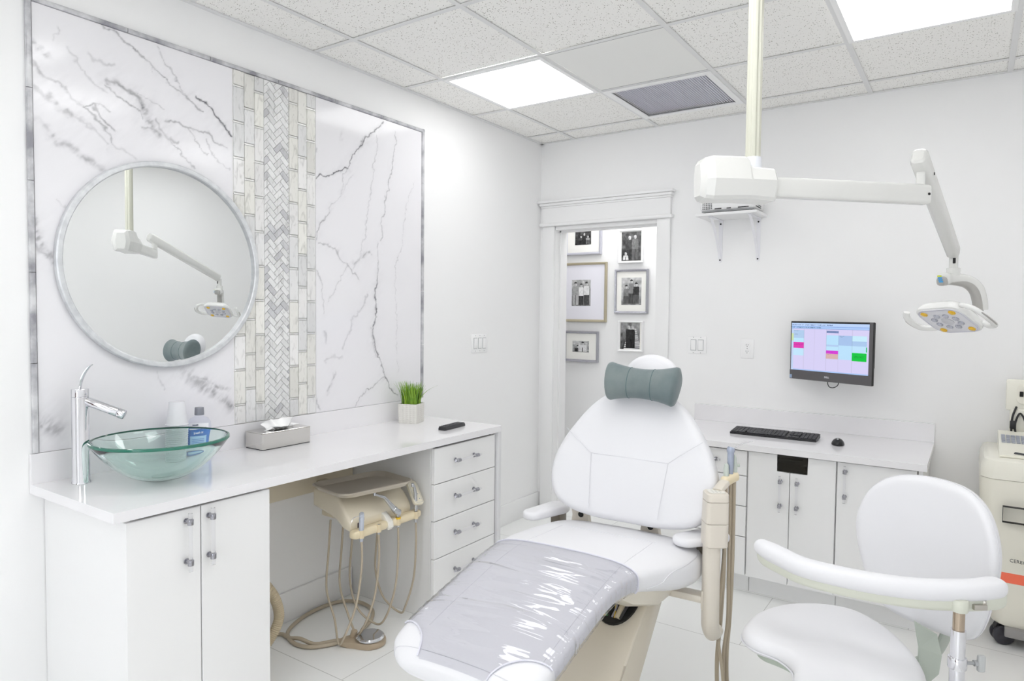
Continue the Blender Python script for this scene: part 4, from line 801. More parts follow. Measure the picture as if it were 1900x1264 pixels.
# holder bar: left and right halves plus clip
BARY=(-2.205,-2.105,-1.985,-1.868)
bm=B(); tube(bm,[(.484,-2.243,.508),(.484,-2.238,.508),(.484,-2.225,.508),(.484,-2.06,.508),(.484,-2.05,.508),(.484,-2.047,.508)],[.4,.8,1,1,.85,.5],16,sq=(.019,.022,.55)); hb=obj('holder_bar',bm,CREAM2,t)
bm=B(); tube(bm,[(.484,-2.018,.508),(.484,-2.013,.508),(.484,-2.0,.508),(.484,-1.845,.508),(.484,-1.832,.508),(.484,-1.828,.508)],[.5,.85,1,1,.8,.4],16,sq=(.019,.022,.55)); hb2=obj('holder_bar',bm,CREAM2,t)
bm=B(); prism(bm,[(.440,.572),(.478,.545),(.507,.520),(.510,.494),(.502,.484),(.466,.484),(.458,.512),(.440,.54)],-2.048,-2.018,lambda a,b,c:(a,c,b),.004,2); obj('bar_clip',bm,mat('pale_plastic',(240,238,230),.2),t)
for y in BARY:
    bm=B(); lathe(bm,[(.0095,0),(.0115,0),(.0115,.034),(.0095,.034)],(.503,y,.492),18,closed=True); obj('instrument_socket',bm,mat('socket_cream',(228,212,178),.3),hb if y<-2.05 else hb2)
tt=thing('instrument_tray','stainless steel instrument tray on top of the cream delivery unit','tray',(.36,-2.05,.665))
TMx=frame(Vector((.372,-2.072,.662)),Vector((.985,-.17,0)),z=(0,0,1))
prof=[(.0,.004),(.75,.004),(.86,.005),(.93,.020),(.965,.025),(1.0,.023),(1.0,.0195),(.955,.0205),(.92,.013),(.87,.001),(.0,.0)]
bm=B(); o=rrect(.285,.385,.055,8); rings=[]
for s,z in prof: rings.append([bm.verts.new(TMx@Vector((x*(1-(1-s)*(.19 if abs(1-s)<.3 else 1)*1.0) if False else (x if s==1 else x*s if s<.3 else math.copysign(max(abs(x)-(1-s)*.14,0),x)),(y if s==1 else y*s if s<.3 else math.copysign(max(abs(y)-(1-s)*.14,0),y)),z))) for x,y in o])
skin(bm,rings,True); obj('tray',bm,mat('tray_steel',(200,192,178),.35,.35),tt,ang=50)
INS=mat('instrument_steel',(200,202,206),.2,.9); INSG=mat('instrument_grey',(196,202,214),.25,.2)
def dhose(par,pts,r=.0048,m=HOSE,name='hose'):
    bm=B(); tube(bm,spl(pts,12),r,10); return obj(name,bm,m,par,ang=60)
def hpts(y,y1,z0=.49,low=.035,x1=.30,xs=.503,drift=0):
    return [(xs,y,z0),(xs,y+.002,z0-.12),(xs-.01,y-.006+drift*.3,z0-.28),(xs-.04,y-.03+drift*.6,low+.045),(xs-.085,(y+y1)/2-.01+drift,low),(x1+.03,y1-.004,low+.06),(x1-.015,y1-.01,.22),(x1-.01,y1-.004,.38),(x1,y1,.53)]
# syringe
ti=thing('air_water_syringe','grey air water syringe standing in the leftmost holder of the delivery unit','syringe',(.503,-2.205,.49))
bm=B(); tube(bm,spl([(.503,-2.205,.478),(.503,-2.205,.53),(.502,-2.203,.565),(.503,-2.201,.586)],5),[.007+.004*math.sin(PI*i/15)+.0015*(i>10) for i in range(16)],14); obj('grip',bm,INSG,ti)
bm=B(); cyl(bm,(.510,-2.209,.585),(.494,-2.195,.592),.0105,14,bev=.002); obj('head',bm,INSG,ti)
bm=B(); tube(bm,spl([(.505,-2.21,.590),(.51,-2.24,.592),(.515,-2.262,.592),(.52,-2.275,.580)],4),.0016,8); obj('tip',bm,mat('tip_chrome',(236,236,238),.15,.7),ti)
dhose(ti,hpts(-2.205,-2.195,drift=-.045))
ti=thing('coupling_hose','empty handpiece hose in the second holder of the delivery unit','hose',(.503,-2.105,.49))
bm=B(); lathe(bm,[(.0,-.03),(.006,-.03),(.0065,.012),(.004,.014),(0,.014)],(.503,-2.105,.512),14); obj('coupling',bm,INS,ti); dhose(ti,hpts(-2.105,-2.12,z0=.484,drift=-.03))
ti=thing('slow_handpiece','silver contra-angle handpiece with a yellow collar leaning over the delivery tray','handpiece',(.503,-1.985,.49))
bm=B(); tube(bm,[(.503,-1.985,.482),(.503,-1.985,.530),(.502,-1.987,.545)],[.0065,.0075,.011],14); obj('coupling',bm,INS,ti)
bm=B(); cyl(bm,(.503,-1.985,.520),(.503,-1.985,.527),.0125,16); obj('yellow_collar',bm,mat('yellow_ring',(240,196,40),.3),ti)
bm=B(); A1=Vector((.502,-1.985,.545)); A2=Vector((.490,-2.06,.632)); A3=Vector((.478,-2.105,.652)); tube(bm,[A1-Vector((0,-.006,.006)),A1+Vector((0,.004,.004)),A1+(A2-A1)*.12,A1+(A2-A1)*.3,A1+(A2-A1)*.32,A2,A2+(A3-A2)*.5,A3],[.011,.0145,.0145,.0135,.0115,.0075,.006,.0055],16); obj('barrel',bm,INS,ti)
bm=B(); cyl(bm,A3+Vector((0,0,-.006)),A3+Vector((0,0,.008)),.0065,14,bev=.001); obj('head',bm,INS,ti)
dhose(ti,hpts(-1.985,-2.06,drift=.0))
ti=thing('fast_handpiece','slim upright steel handpiece in the rightmost holder of the delivery unit','handpiece',(.503,-1.868,.49))
bm=B(); tube(bm,spl([(.503,-1.868,.475),(.503,-1.868,.53),(.502,-1.870,.60),(.500,-1.876,.638),(.498,-1.884,.652)],5),[.0075 if i<6 else .0088-.0002*(i-6) for i in range(21)],14); obj('barrel',bm,INS,ti)
bm=B(); cyl(bm,(.498,-1.886,.643),(.498,-1.886,.659),.007,14,bev=.001); obj('head',bm,INS,ti)
dhose(ti,hpts(-1.868,-1.90,drift=.01))
# foot control and floor hoses
FCo=Vector((.470,-2.135,0)); tf=thing('foot_control','taupe foot control with a round chrome pedal disc on the floor','foot pedal',FCo)
bm=B(); prism(bm,[tuple(v[:2]) for v in spl([(.54,-2.10,0),(.50,-2.065,0),(.44,-2.075,0),(.405,-2.12,0),(.385,-2.165,0),(.37,-2.205,0),(.40,-2.225,0),(.45,-2.205,0),(.505,-2.185,0),(.54,-2.15,0)],4,True)],.001,.026,None,.006,2); obj('base',bm,mat('pedal_taupe',(176,160,138),.4),tf)
bm=B(); lathe(bm,[(0,.0265),(.058,.0265),(.062,.030),(.062,.036),(.056,.041),(0,.044)],(.475,-2.128,0),40); obj('pedal_disc',bm,CHROME,tf)
bm=B(); cyl(bm,(.405,-2.165,.02),(.415,-2.160,.055),.014,16,bev=.004); obj('toe_button',bm,mat('pedal_taupe',(176,160,138),.4),tf)
dhose(tf,[(.385,-2.20,.014),(.35,-2.26,.010),(.30,-2.315,.010),(.22,-2.33,.010),(.12,-2.285,.010),(.06,-2.18,.010),(.035,-2.05,.010),(.055,-1.93,.010),(.14,-1.88,.012),(.25,-1.90,.012),(.33,-1.98,.012),(.37,-2.07,.014),(.405,-2.12,.016)],.0085)
bm=B(); tube(bm,[(.390,-2.196,.014),(.378,-2.214,.012)],.0095,10); obj('yellow_tube',bm,mat('tube_yellow',(206,196,50),.4),tf)
th=thing('floor_hose','thin taupe supply hose running along the floor from behind the vanity door','hose',(.2,-2.4,0))
dhose(th,[(.03,-2.45,.011),(.05,-2.36,.011),(.11,-2.31,.011),(.17,-2.315,.013),(.235,-2.31,.026),(.30,-2.285,.011),(.345,-2.225,.011),(.363,-2.20,.012)],.0085)
# ================================================================ OPERATORY LIGHT ON CEILING POLE
t=thing('operatory_light','cream dental operating light hanging from a ceiling pole on a jointed arm','dental lamp',(2.0,-1.92,H))
PX,PY=2.0,-1.92
bm=B(); n=48; sec=[]
for k in range(n):
    a=2*PI*k/n; r=.0235*(1-.10*(abs(math.sin(a*2))>.96)-.05*(math.cos(a*8)>.85)); sec.append((r*math.cos(a),r*math.sin(a)))
loft(bm,[[(PX+x,PY+y,z) for x,y in sec] for z in (H-.012,1.945)]); obj('ceiling_pole',bm,POLEM,t,ang=25)
bm=B(); cyl(bm,(PX,PY,H-.0005),(PX,PY,H-.02),.075,40,bev=.004); obj('ceiling_plate',bm,LAMPW,t)
bm=B(); tube(bm,[(PX,PY,1.955),(PX,PY,1.952),(PX,PY,1.86)],[.0262,.0275,.0275],32); obj('collar',bm,mat('collar_white',(226,228,234),.25),t)
AD=Vector((.750,.661,0)).normalized(); AP=Vector((-AD.y,AD.x,0))
def bsec(tt_,w,zt,zb,zc=1.873,n=4,top=.74,bot=.80):
    c=Vector((PX,PY,0))+AD*tt_; P=[(w,zc),(w*top,zt-.006),(w*(top-.12),zt),(-w*(top-.12),zt),(-w*top,zt-.006),(-w,zc),(-w*bot,zb+.010),(-w*(bot-.15),zb),(w*(bot-.15),zb),(w*bot,zb+.010)]
    return [tuple(c+AP*a+Vector((0,0,z))) for a,z in P]
bm=B(); loft(bm,[bsec(-.186,.030,1.925,1.825),bsec(-.172,.052,1.943,1.815),bsec(-.150,.066,1.948,1.811),bsec(-.045,.070,1.948,1.815),bsec(-.035,.070,1.940,1.815),bsec(-.030,.070,1.922,1.815),bsec(-.018,.070,1.916,1.815),bsec(.050,.066,1.914,1.811),bsec(.060,.056,1.905,1.812)]); obj('joint_housing',bm,LAMPW,t,ang=22)
A0=Vector((PX,PY,1.862))+AD*.02; A1=Vector((2.467,-1.505,1.856))
bm=B(); tube(bm,[A0,A1-AD*.012,A1-AD*.003,A1],[1,1,.93,.8],20,sq=(.033,.019,.35),upv=(0,0,1)); ha=obj('horizontal_arm',bm,LAMPW,t,ang=30)
bm=B(); n_=-AP; cyl(bm,A1-AD*.012-AP*.0205,A1-AD*.012-AP*.0155,.0045,12); obj('bolt',bm,DARK,ha)
EJ=Vector((2.445,-1.520,0)); bm=B(); tube(bm,[EJ+Vector((0,0,1.885)),EJ+Vector((0,0,1.945))],1,16,sq=(.014,.017,.5)); obj('elbow_post',bm,LAMPW,t)
S0=Vector((2.441,-1.55,1.972)); S1=Vector((2.531,-.955,1.708)); sd=(S1-S0).normalized()
bm=B(); tube(bm,[S0-sd*.02,S0-sd*.014,S0,S0+(S1-S0)*.5,S1-sd*.004,S1],[.6,.85,1,.95,.88,.84],22,sq=(.033,.026,.62),upv=(0,0,1)); sa=obj('spring_arm',bm,LAMPW,t,ang=32)
side=sd.cross(Vector((0,0,1))).normalized()
bm=B(); 
for q in (.15,): 
    c=S0+(S1-S0)*q+side*.0262; cyl(bm,c,c+side*.001,.005,12)
obj('bolt',bm,DARK,sa)
SV=Vector((2.533,-.946,0))
bm=B(); cyl(bm,SV+Vector((0,0,1.640)),SV+Vector((0,0,1.702)),.0155,20); obj('swivel_neck',bm,LAMPW,t)
bm=B(); obox(bm,Matrix.Translation(SV+Vector((0.002,-.016,1.672))),.010,.004,.022,.0015); obj('cable_slot',bm,DARK,t)
bm=B(); cyl(bm,SV+Vector((0,0,1.612)),SV+Vector((0,0,1.644)),.024,28,bev=.002); obj('swivel_collar',bm,LAMPW,t)
YK=[(2.495,-.985,1.598),(2.515,-.965,1.600),(2.545,-.935,1.600),(2.585,-.905,1.590),(2.612,-.888,1.562),(2.625,-.878,1.515),(2.628,-.875,1.478)]
bm=B(); P=spl(YK,6); tube(bm,P,[.6,.9,1.05,1.08,1.05,1.0]+[.92]*(len(P)-7)+[.9],22,sq=(.024,.028,.75),upv=(0,0,1)); yk=obj('yoke',bm,LAMPW,t,ang=40)
bm=B(); P2=[v+Vector((-.008,-.014,-.009)) for v in spl(YK,6)]; tube(bm,P2[1:-1],[.6,.9,1,1,1,.95]+[.85]*(len(P2)-9)+[.85],18,sq=(.019,.022,.75),upv=(0,0,1)); obj('grey_lining',bm,LAMPG,yk,ang=40)
nrm=Vector((-.27,-.44,-.857)).normalized(); e1=Vector((.785,-.615,.07)); e1=(e1-nrm*e1.dot(nrm)).normalized(); e2=nrm.cross(e1); 
HM=Matrix(((e1.x,e2.x,nrm.x,2.523),(e1.y,e2.y,nrm.y,-.965),(e1.z,e2.z,nrm.z,1.437),(0,0,0,1)))
if e2.y<0: HM=HM@Matrix.Diagonal((1,1,1,1))
def rr2(w,h,r,z,bul=.0): 
    return [(x*(1+bul*(1-(abs(y)/(h/2))**2)),y*(1+bul*(1-(abs(x)/(w/2))**2)),z) for x,y in [(a,b) for a,b in rrect(w,h,r,8)]]
bm=B(); loft(bm,[rr2(.12,.11,.035,-.046),rr2(.165,.15,.045,-.040),rr2(.196,.178,.05,-.022),rr2(.204,.186,.05,-.008),rr2(.203,.185,.05,.001),rr2(.196,.178,.048,.004)]); bm.transform(HM); hd=obj('lamp_head',bm,mat('lamp_head_white',(238,238,236),.2),t,ang=45)
bm=B(); prism(bm,rrect(.190,.172,.045,8),.0042,.0075,None,.0015,1); bm.transform(HM); lf=obj('lens_panel',bm,mat('lens_panel_grey',(226,226,232),.12,coat=.5),hd)
bm=B(); o1=rrect(.180,.162,.04,8); o2=rrect(.178,.160,.039,8); a_=[bm.verts.new((x,y,.0082)) for x,y in o1]; b_=[bm.verts.new((x,y,.0082)) for x,y in o2]
for i in range(len(a_)): bm.faces.new((a_[i],a_[(i+1)%len(a_)],b_[(i+1)%len(b_)],b_[i]))
bm.transform(HM); obj('blue_outline',bm,mat('outline_blue',(120,120,170),.4),lf,ang=0)
YL=mat('led_yellow',(236,190,50),.2,coat=.5); GL=mat('led_silver',(196,198,208),.15,.5)
def led(x,y,r,m,nm='led'):
    bm=B(); lathe(bm,[(r,.0076),(r,.0095),(r*.8,.0125),(r*.45,.0145),(0,.015)],(x,y,0),20); 
    for k in range(9): a=2*PI*k/9; obox(bm,Matrix.Translation((x+r*.93*math.cos(a),y+r*.93*math.sin(a),.0098))@Matrix.Rotation(a,4,'Z'),.003,.002,.004)
    bm.transform(HM); obj(nm,bm,m,lf)
for sx in (-1,1):
    for sy in (-1,1): led(sx*.061,sy*.060,.0125,YL,'yellow_led')
for k in range(8):
    a=2*PI*(k+.5)/8; led(.050*math.cos(a),.043*math.sin(a),.0115,GL,'clear_led')
bm=B(); lathe(bm,[(.023,.0076),(.023,.009),(.019,.0095),(0,.0095)],(0,0,0),32); bm.transform(HM); obj('centre_cap',bm,mat('centre_grey',(206,206,212),.25),lf)
for sx in (-1,1):
    w0=.062; P=spl([(sx*.092,-w0,-.020),(sx*.112,-w0-.012,-.012),(sx*.145,-w0+.002,-.004),(sx*.163,-.030,.004),(sx*.167,.0,.006),(sx*.163,.030,.004),(sx*.145,w0-.002,-.004),(sx*.112,w0+.012,-.012),(sx*.092,w0,-.020)],6) if sx>0 else spl([(sx*.092,-w0,-.020),(sx*.115,-w0-.010,-.012),(sx*.148,-w0+.008,-.002),(sx*.160,-.030,.004),(sx*.163,.010,.006),(sx*.160,.045,.000),(sx*.150,.060,-.010)],6)
    bm=B(); tube(bm,P,1,14,sq=(.0095,.0125,.8),upv=(0,0,1)); bm.transform(HM); hh=obj('grip_handle',bm,mat('lamp_head_white',(238,238,236),.2),hd)
    bm=B(); q=[v+Vector((sx*.0095,0,.004)) for v in P[len(P)//2-9:len(P)//2+10]]; tube(bm,q,[.3]+[1]*(len(q)-2)+[.3],10,sq=(.0035,.006,.8),upv=(0,0,1)); bm.transform(HM); obj('grip_pad',bm,LAMPG,hh)
for k,cn in enumerate(((214,226,60),(60,160,220),(60,160,220),(60,160,220))):
    M=frame(Vector((2.489+.0020*k,-1.0195,1.609-.0075*k)),Vector((.80,.55,0.0)),y=Vector((0.05,-.25,1)))
    bm=B(); obox(bm,M,.017,.0058,.002,.0008); obj('button',bm,mat('button_%d'%cn[0],cn,.4),yk)
# ================================================================ DARK DOOR ADDED BEHIND THE CAMERA for the chrome to reflect
bm=B(); box(bm,(.62,YF+.001,0),(1.54,YF+.036,2.05),.003); o=obj('added_door',bm,mat('added_door_walnut',(96,58,42),.3,noise=(3,(74,42,30),8))); o['kind']='structure'; lab(o,'added dark walnut door behind the camera for chrome reflections','door')
bm=B(); cyl(bm,(.7,YF+.036,1.0),(.7,YF+.085,1.0),.01,12); cyl(bm,(.695,YF+.08,1.0),(.82,YF+.08,1.0),.009,12); obj('added_door_handle',bm,CHROME,o)
# ================================================================ DENTAL CHAIR
CO=Vector((1.53,-1.83,0)); CA=math.radians(2.5)
t=thing('dental_chair','white upholstered reclining dental patient chair in the middle of the room','dental chair',CO,CA)
def itp(x,T): return float(np.interp(x,[q[0] for q in T],[q[1] for q in T]))
def sit(x,T):   # smooth interpolation
    xs=[q[0] for q in T]; ys=[q[1] for q in T]
    if x<=xs[0]: return ys[0]
    if x>=xs[-1]: return ys[-1]
    i=max(k for k in range(len(xs)) if xs[k]<=x); i=min(i,len(xs)-2); h=xs[i+1]-xs[i]; s=(x-xs[i])/h
    d=[(ys[min(k+1,len(xs)-1)]-ys[max(k-1,0)])/(xs[min(k+1,len(xs)-1)]-xs[max(k-1,0)]) for k in range(len(xs))]
    return (2*s**3-3*s*s+1)*ys[i]+(s**3-2*s*s+s)*h*d[i]+(3*s*s-2*s**3)*ys[i+1]+(s**3-s*s)*h*d[i+1]
ZT=[(-.055,.585),(-.04,.612),(0,.632),(.1,.646),(.25,.654),(.42,.658),(.55,.648),(.7,.620),(.85,.588),(.95,.563),(1.01,.540),(1.04,.515)]
HW=[(-.055,.225),(-.03,.272),(.0,.300),(.06,.316),(.18,.318),(.30,.296),(.42,.262),(.55,.248),(.75,.244),(.9,.243),(.975,.232),(1.01,.200),(1.03,.170),(1.04,.14)]
TH=[(-.055,.045),(-.02,.10),(.05,.142),(.18,.148),(.30,.125),(.42,.105),(.6,.095),(.9,.085),(1.0,.07),(1.04,.03)]
CU=[(-.055,0),(.1,.0),(.4,-.052),(.7,-.056),(1.04,-.052)]
def seatp(s,a,off=0):
    hw=sit(s,HW)+off; zt=sit(s,ZT)+off; th=sit(s,TH)+2*off; ca,sa=math.cos(a),math.sin(a)
    x=hw*math.copysign(abs(ca)**.42,ca); zc=zt-th*.5
    z=zc+th*.5*math.copysign(abs(sa)**.55,sa)
    if sa>0: z-=.010*abs(x/hw)**2 - .004
    dish=0
    if sa>0 and s<.42: dish=-.010*(1-(x/hw)**2)*math.sin(PI*max(0,min(1,(s+.02)/.44)))
    return Vector((x+sit(s,CU),-s,z+dish))
SS_=[-.055,-.048,-.038,-.025,-.01,.01]+[.03+.02*k for k in range(45)]+[.94,.955,.97,.98,.99,1.0,1.01,1.02,1.028,1.034,1.04]; SS_=sorted(set(round(q,4) for q in SS_))
def angs(n=56): 
    return [2*PI*k/n for k in range(n)]
bm=B(); loft(bm,[[tuple(seatp(s,a)) for a in angs()] for s in SS_]); st=obj('seat_cushion',bm,VINYL,t,local=True,ang=60)
# seams on the seat
def seamline(pts,par,r=.0016): 
    bm=B(); tube(bm,pts,r*.85,6); return obj('seam',bm,SEAM,par,local=True,ang=60)
def surf(u,s,off=.0): # top surface point at lateral u
    hw=sit(s,HW); c=sit(s,CU); q=max(-1,min(1,(u-c)/hw)); ca=math.copysign(abs(q)**(1/.42),q); a=math.acos(max(-1,min(1,ca))); return seatp(s,a,off)
for sg in (1,-1):
    seamline([seatp(s,(0.02+.62*itp(s,[(0,.9),(.12,.62),(.25,.25),(.36,-.55)])) if sg>0 else PI-(0.02+.62*itp(s,[(0,.9),(.12,.62),(.25,.25),(.36,-.55)])),.0006) for s in [.02*k for k in range(0,19)]],st,.0022)
seamline([surf(u*1.0,.125,.0002) for u in [-.17+.34*k/20 for k in range(21)]],st,.001)
for u in (-.20,.16): seamline([surf(u,s,.0002) for s in [.125+.04*k for k in range(21)]],st,.001)
seamline([seatp(1.005,PI*k/24,.0008) for k in range(-1,26)],st,.0016)
# clear plastic protector over the leg rest
PL=bpy.data.materials.new('clear_vinyl_film'); PL.use_nodes=True; nt=PL.node_tree; nt.nodes.clear(); ou=nt.nodes.new('ShaderNodeOutputMaterial'); mxs=nt.nodes.new('ShaderNodeMixShader'); tr=nt.nodes.new('ShaderNodeBsdfTransparent'); tr.inputs[0].default_value=rgb(242,242,245); gl=nt.nodes.new('ShaderNodeBsdfGlossy'); gl.inputs['Roughness'].default_value=.03
lw_=nt.nodes.new('ShaderNodeLayerWeight'); lw_.inputs[0].default_value=.5; pw=nt.nodes.new('ShaderNodeMath'); pw.operation='POWER'; pw.inputs[1].default_value=4; nt.links.new(lw_.outputs['Facing'],pw.inputs[0]); fr=nt.nodes.new('ShaderNodeMath'); fr.operation='MULTIPLY_ADD'; fr.inputs[1].default_value=.75; fr.inputs[2].default_value=.09; nt.links.new(pw.outputs[0],fr.inputs[0]); nt.links.new(fr.outputs[0],mxs.inputs[0]); nt.links.new(tr.outputs[0],mxs.inputs[1]); nt.links.new(gl.outputs[0],mxs.inputs[2]); nt.links.new(mxs.outputs[0],ou.inputs[0])
tc=nt.nodes.new('ShaderNodeTexCoord'); mp=nt.nodes.new('ShaderNodeMapping'); mp.inputs['Scale'].default_value=(2.2,14,4); n1=nt.nodes.new('ShaderNodeTexNoise'); n1.inputs['Scale'].default_value=1; n1.inputs['Detail'].default_value=2; n1.inputs['Distortion'].default_value=.8
nt.links.new(tc.outputs['Object'],mp.inputs[0]); nt.links.new(mp.outputs[0],n1.inputs['Vector']); bp=nt.nodes.new('ShaderNodeBump'); bp.inputs['Strength'].default_value=.9; bp.inputs['Distance'].default_value=.02; nt.links.new(n1.outputs['Fac'],bp.inputs['Height']); nt.links.new(bp.outputs[0],gl.inputs['Normal']); nt.links.new(bp.outputs[0],lw_.inputs['Normal'])
bm=B(); S2=[.405+.0075*k for k in range(84)]; A2_=[-.45+(PI+.9)*k/60 for k in range(61)]
def cutout(s,a):
    p=seatp(s,a); u=p.x-sit(s,CU); hw=.24
    du=(hw+.03-abs(u)); ds=(1.05-s); return (du/.165)**2+(ds/.135)**2<1
def wrk(s,a):
    w_=max(0,math.sin(PI*(s-.41)/.60)); tp=max(0,math.sin(a))
    return .0022+.0016*math.sin(s*75+2.2*math.cos(a*2))*w_*tp*(.5+.5*math.cos(a*1.3+s*9))+.0022*(abs(math.sin(a))<.5)*abs(math.sin(s*95+a*3))
G_=[[None]*61 for _ in S2]; V_=[[bm.verts.new(seatp(s,a,wrk(s,a)+.001)) for a in A2_] for s in S2]
for i in range(len(S2)-1):
    for j in range(60):
        if not cutout((S2[i]+S2[i+1])/2,(A2_[j]+A2_[j+1])/2): bm.faces.new((V_[i][j],V_[i][j+1],V_[i+1][j+1],V_[i+1][j]))
for v in [v for v in bm.verts if not v.link_faces]: bm.verts.remove(v)
pc_=obj('plastic_cover',bm,PL,t,local=True,ang=60,label='clear shiny plastic protector')
HEM=mat('cover_hem',(226,226,236),.35)
bm=B(); tube(bm,[seatp(.407,a,.004) for a in A2_],.0026,6); obj('hem',bm,HEM,pc_,local=True,ang=60)
for sg in (-1,1):
    pts=[]
    for k in range(33):
        ph=PI/2*k/32; du=.165*math.cos(ph); ds=.135*math.sin(ph); s=1.05-ds; u=sg*(.27-du)
        if s<=1.03 and abs(u)<.2399: pts.append(surf(u+sit(s,CU),s,.004))
    if len(pts)>3: bm=B(); tube(bm,pts,.0026,6); obj('hem',bm,HEM,pc_,local=True,ang=60)
# backrest
TA=math.radians(14); BV=Vector((0,math.sin(TA),math.cos(TA))); BN=Vector((0,-math.cos(TA),math.sin(TA))); BP=Vector((0,-.05,.67))
def bfn(u,v,w): 
    return tuple(BP+Vector((1,0,0))*u+BV*v+BN*(w+.030*((u-.02)/.3)**2*(1 if w>-.03 else .3)*(1-.6*max(0,v/.5))))
half=[(0,-.002),(.13,-.001),(.225,.014),(.288,.048),(.322,.105),(.326,.185),(.300,.270),(.255,.350),(.203,.420),(.150,.468),(.085,.503),(0,.515)]
pts=[(.022+x,y,0) for x,y in half]+[(.022-x,y,0) for x,y in half[-2:0:-1]]
ol=[v[:] for v in spl(pts,6,True)]
bm=B(); cushion(bm,ol,-.075,0,.032,.012,bfn); bk=obj('backrest',bm,VINYL,t,local=True,ang=60)
def bs(pp,par=bk): seamline([Vector(bfn(u,v,.0105*(1)))+BN*.0012 for u,v in pp],par,.0012)
def bsl(a,b,n=14): return [(a[0]+(b[0]-a[0])*k/n,a[1]+(b[1]-a[1])*k/n) for k in range(n+1)]
bs([tuple(v[:2]) for v in spl([(-.250,.325,0),(-.20,.285,0),(-.138,.240,0)],6)]); bs(bsl((-.138,.240),(.170,.236))); bs([tuple(v[:2]) for v in spl([(.170,.236,0),(.235,.285,0),(.292,.325,0)],6)]); bs(bsl((-.138,.240),(-.122,.03))); bs(bsl((.170,.236),(.150,.03)))
bm=B(); cushion(bm,[(.022+(x-.022)*.93,.015+(y-.0)*.93) for x,y,_ in ol],-.10,-.072,.014,.0,bfn); obj('back_shell',bm,TAUPE,bk,local=True)
for u in (-.20,.09):
    bm=B(); loft(bm,[[tuple(Vector((u+x*w,y,z))) for x,y in ((-1,.03),(1,.03),(1,.055),(-1,.055))] for z,w in ((.52,.045),(.60,.040),(.64,.034),(.70,.045),(.78,.06))]); obj('back_bracket',bm,TAUPE,bk,local=True)
    bm=B(); cyl(bm,(u+.004,.026,.645),(u+.004,.031,.645),.011,16); obj('bracket_hole',bm,DARK,bk,local=True)
# headrest
hc=(.062,.555); hol=[(hc[0]+.108*math.cos(2*PI*k/48),hc[1]+.088*math.sin(2*PI*k/48)) for k in range(48)]
bm=B(); cushion(bm,hol,-.045,.015,.028,.010,lambda u,v,w:tuple(BP+Vector((1,0,0))*u+BV*v+BN*w)); hr=obj('headrest',bm,VINYL,t,local=True,ang=60)
bm=B(); box(bm,(-.03,-.02,-.05),(.03,.02,.10),.006); bm.transform(Matrix.Translation(BP+Vector((.06,0,0))+BV*.46-BN*.055)@Matrix.Rotation(-TA,4,'X')); obj('headrest_post',bm,TAUPE,hr,local=True)
# armrest paddles
def pad(name,A,Bp,w0,w1,z0,z1):
    a=Vector(A); b=Vector(Bp); d=(b-a).normalized(); nn=Vector((-d.y,d.x)); L=(b-a).length; o=[]
    for k in range(25): 
        an=PI/2-PI*k/24; o.append(b+d*w1*math.cos(an)+nn*w1*math.sin(an))
    for k in range(25):
        an=-PI/2-PI*k/24; o.append(a+d*w0*math.cos(an)+nn*w0*math.sin(an))
    bm=B(); cushion(bm,[tuple(q) for q in o],z0,z1,.014,.003,lambda x,y,z:(x,y,z)); return obj(name,bm,VINYL,t,local=True,ang=60)
q=pad('armrest',(-.315,.055),(-.352,-.085),.050,.040,.630,.664)
bm=B(); box(bm,(-.335,.03,.55),(-.295,.10,.629),.006); obj('armrest_hinge',bm,mat('hinge_dark',(120,112,100),.4),q,local=True)
q=pad('armrest',(.330,.02),(.262,-.075),.058,.046,.640,.672)
bm=B(); box(bm,(.285,-.03,.57),(.345,.06,.639),.006); obj('armrest_hinge',bm,mat('hinge_dark',(120,112,100),.4),q,local=True)
# seat shell and lift
bm=B(); loft(bm,[[(c+x*w,-s,z) for x,z in ((-1,z1),(1,z1),(.92,z0+.012),(.8,z0),(-.8,z0),(-.92,z0+.012))] for s,c,w,z0,z1 in ((.0,.0,.20,.49,.55),(.03,.0,.235,.465,.55),(.12,0,.24,.452,.54),(.22,0,.235,.455,.54),(.34,0,.19,.49,.56),(.42,0,.17,.535,.57))]); obj('seat_shell',bm,mat('shell_cream',(226,220,206),.3),t,local=True)
bm=B(); prof=[(-.01,.50),(.05,.462),(.297,.238),(.43,.11),(.46,.0),(1.05,0),(1.05,.06),(.92,.09),(.70,.12),(.56,.20),(.42,.335),(.20,.50)]
prism(bm,prof,-.16,.185,lambda s,z,u:(u,-s,z),.014,3); obj('lift_base',bm,mat('base_taupe',(214,206,190),.25),t,local=True,ang=40)
ob=bm=B(); cx=.085
M=frame(Vector((.085,-.275,.452)),(1,0,0),y=Vector((0,.80,.60)))
prism(bm,[(math.cos(PI+PI*k/16)*.062,math.sin(PI+PI*k/16)*.085+.03) for k in range(17)]+[(.062,.06),(-.062,.06)],-.01,.0035); bm.transform(M@Matrix.Diagonal((1.2,1.25,1,1))); wr=obj('wiring_recess',bm,DARK,t,local=True,ang=0)
random.seed(3)
for k,(c,r) in enumerate((((206,176,70),.004),((60,120,70),.003),((40,40,40),.004),((150,150,160),.0035),((206,176,70),.003),((190,180,156),.010),((50,50,52),.005))):
    x=-.045+.015*k; bm=B(); tube(bm,spl([(x,.085,.006),(x+random.uniform(-.01,.01),.04,.014),(x+random.uniform(-.015,.015),.0,.012),(x*.6+.005,-.045,.006)],5),r,8); bm.transform(M); obj('wire',bm,mat('wire_%d_%d'%(c[0],c[1]),c,.4),wr,local=True)
bm=B(); box(bm,(.16,-.10,.452),(.345,-.045,.478),.006); box(bm,(.325,-.105,.43),(.365,-.045,.50),.008); obj('side_arm',bm,TAUPE,t,local=True)
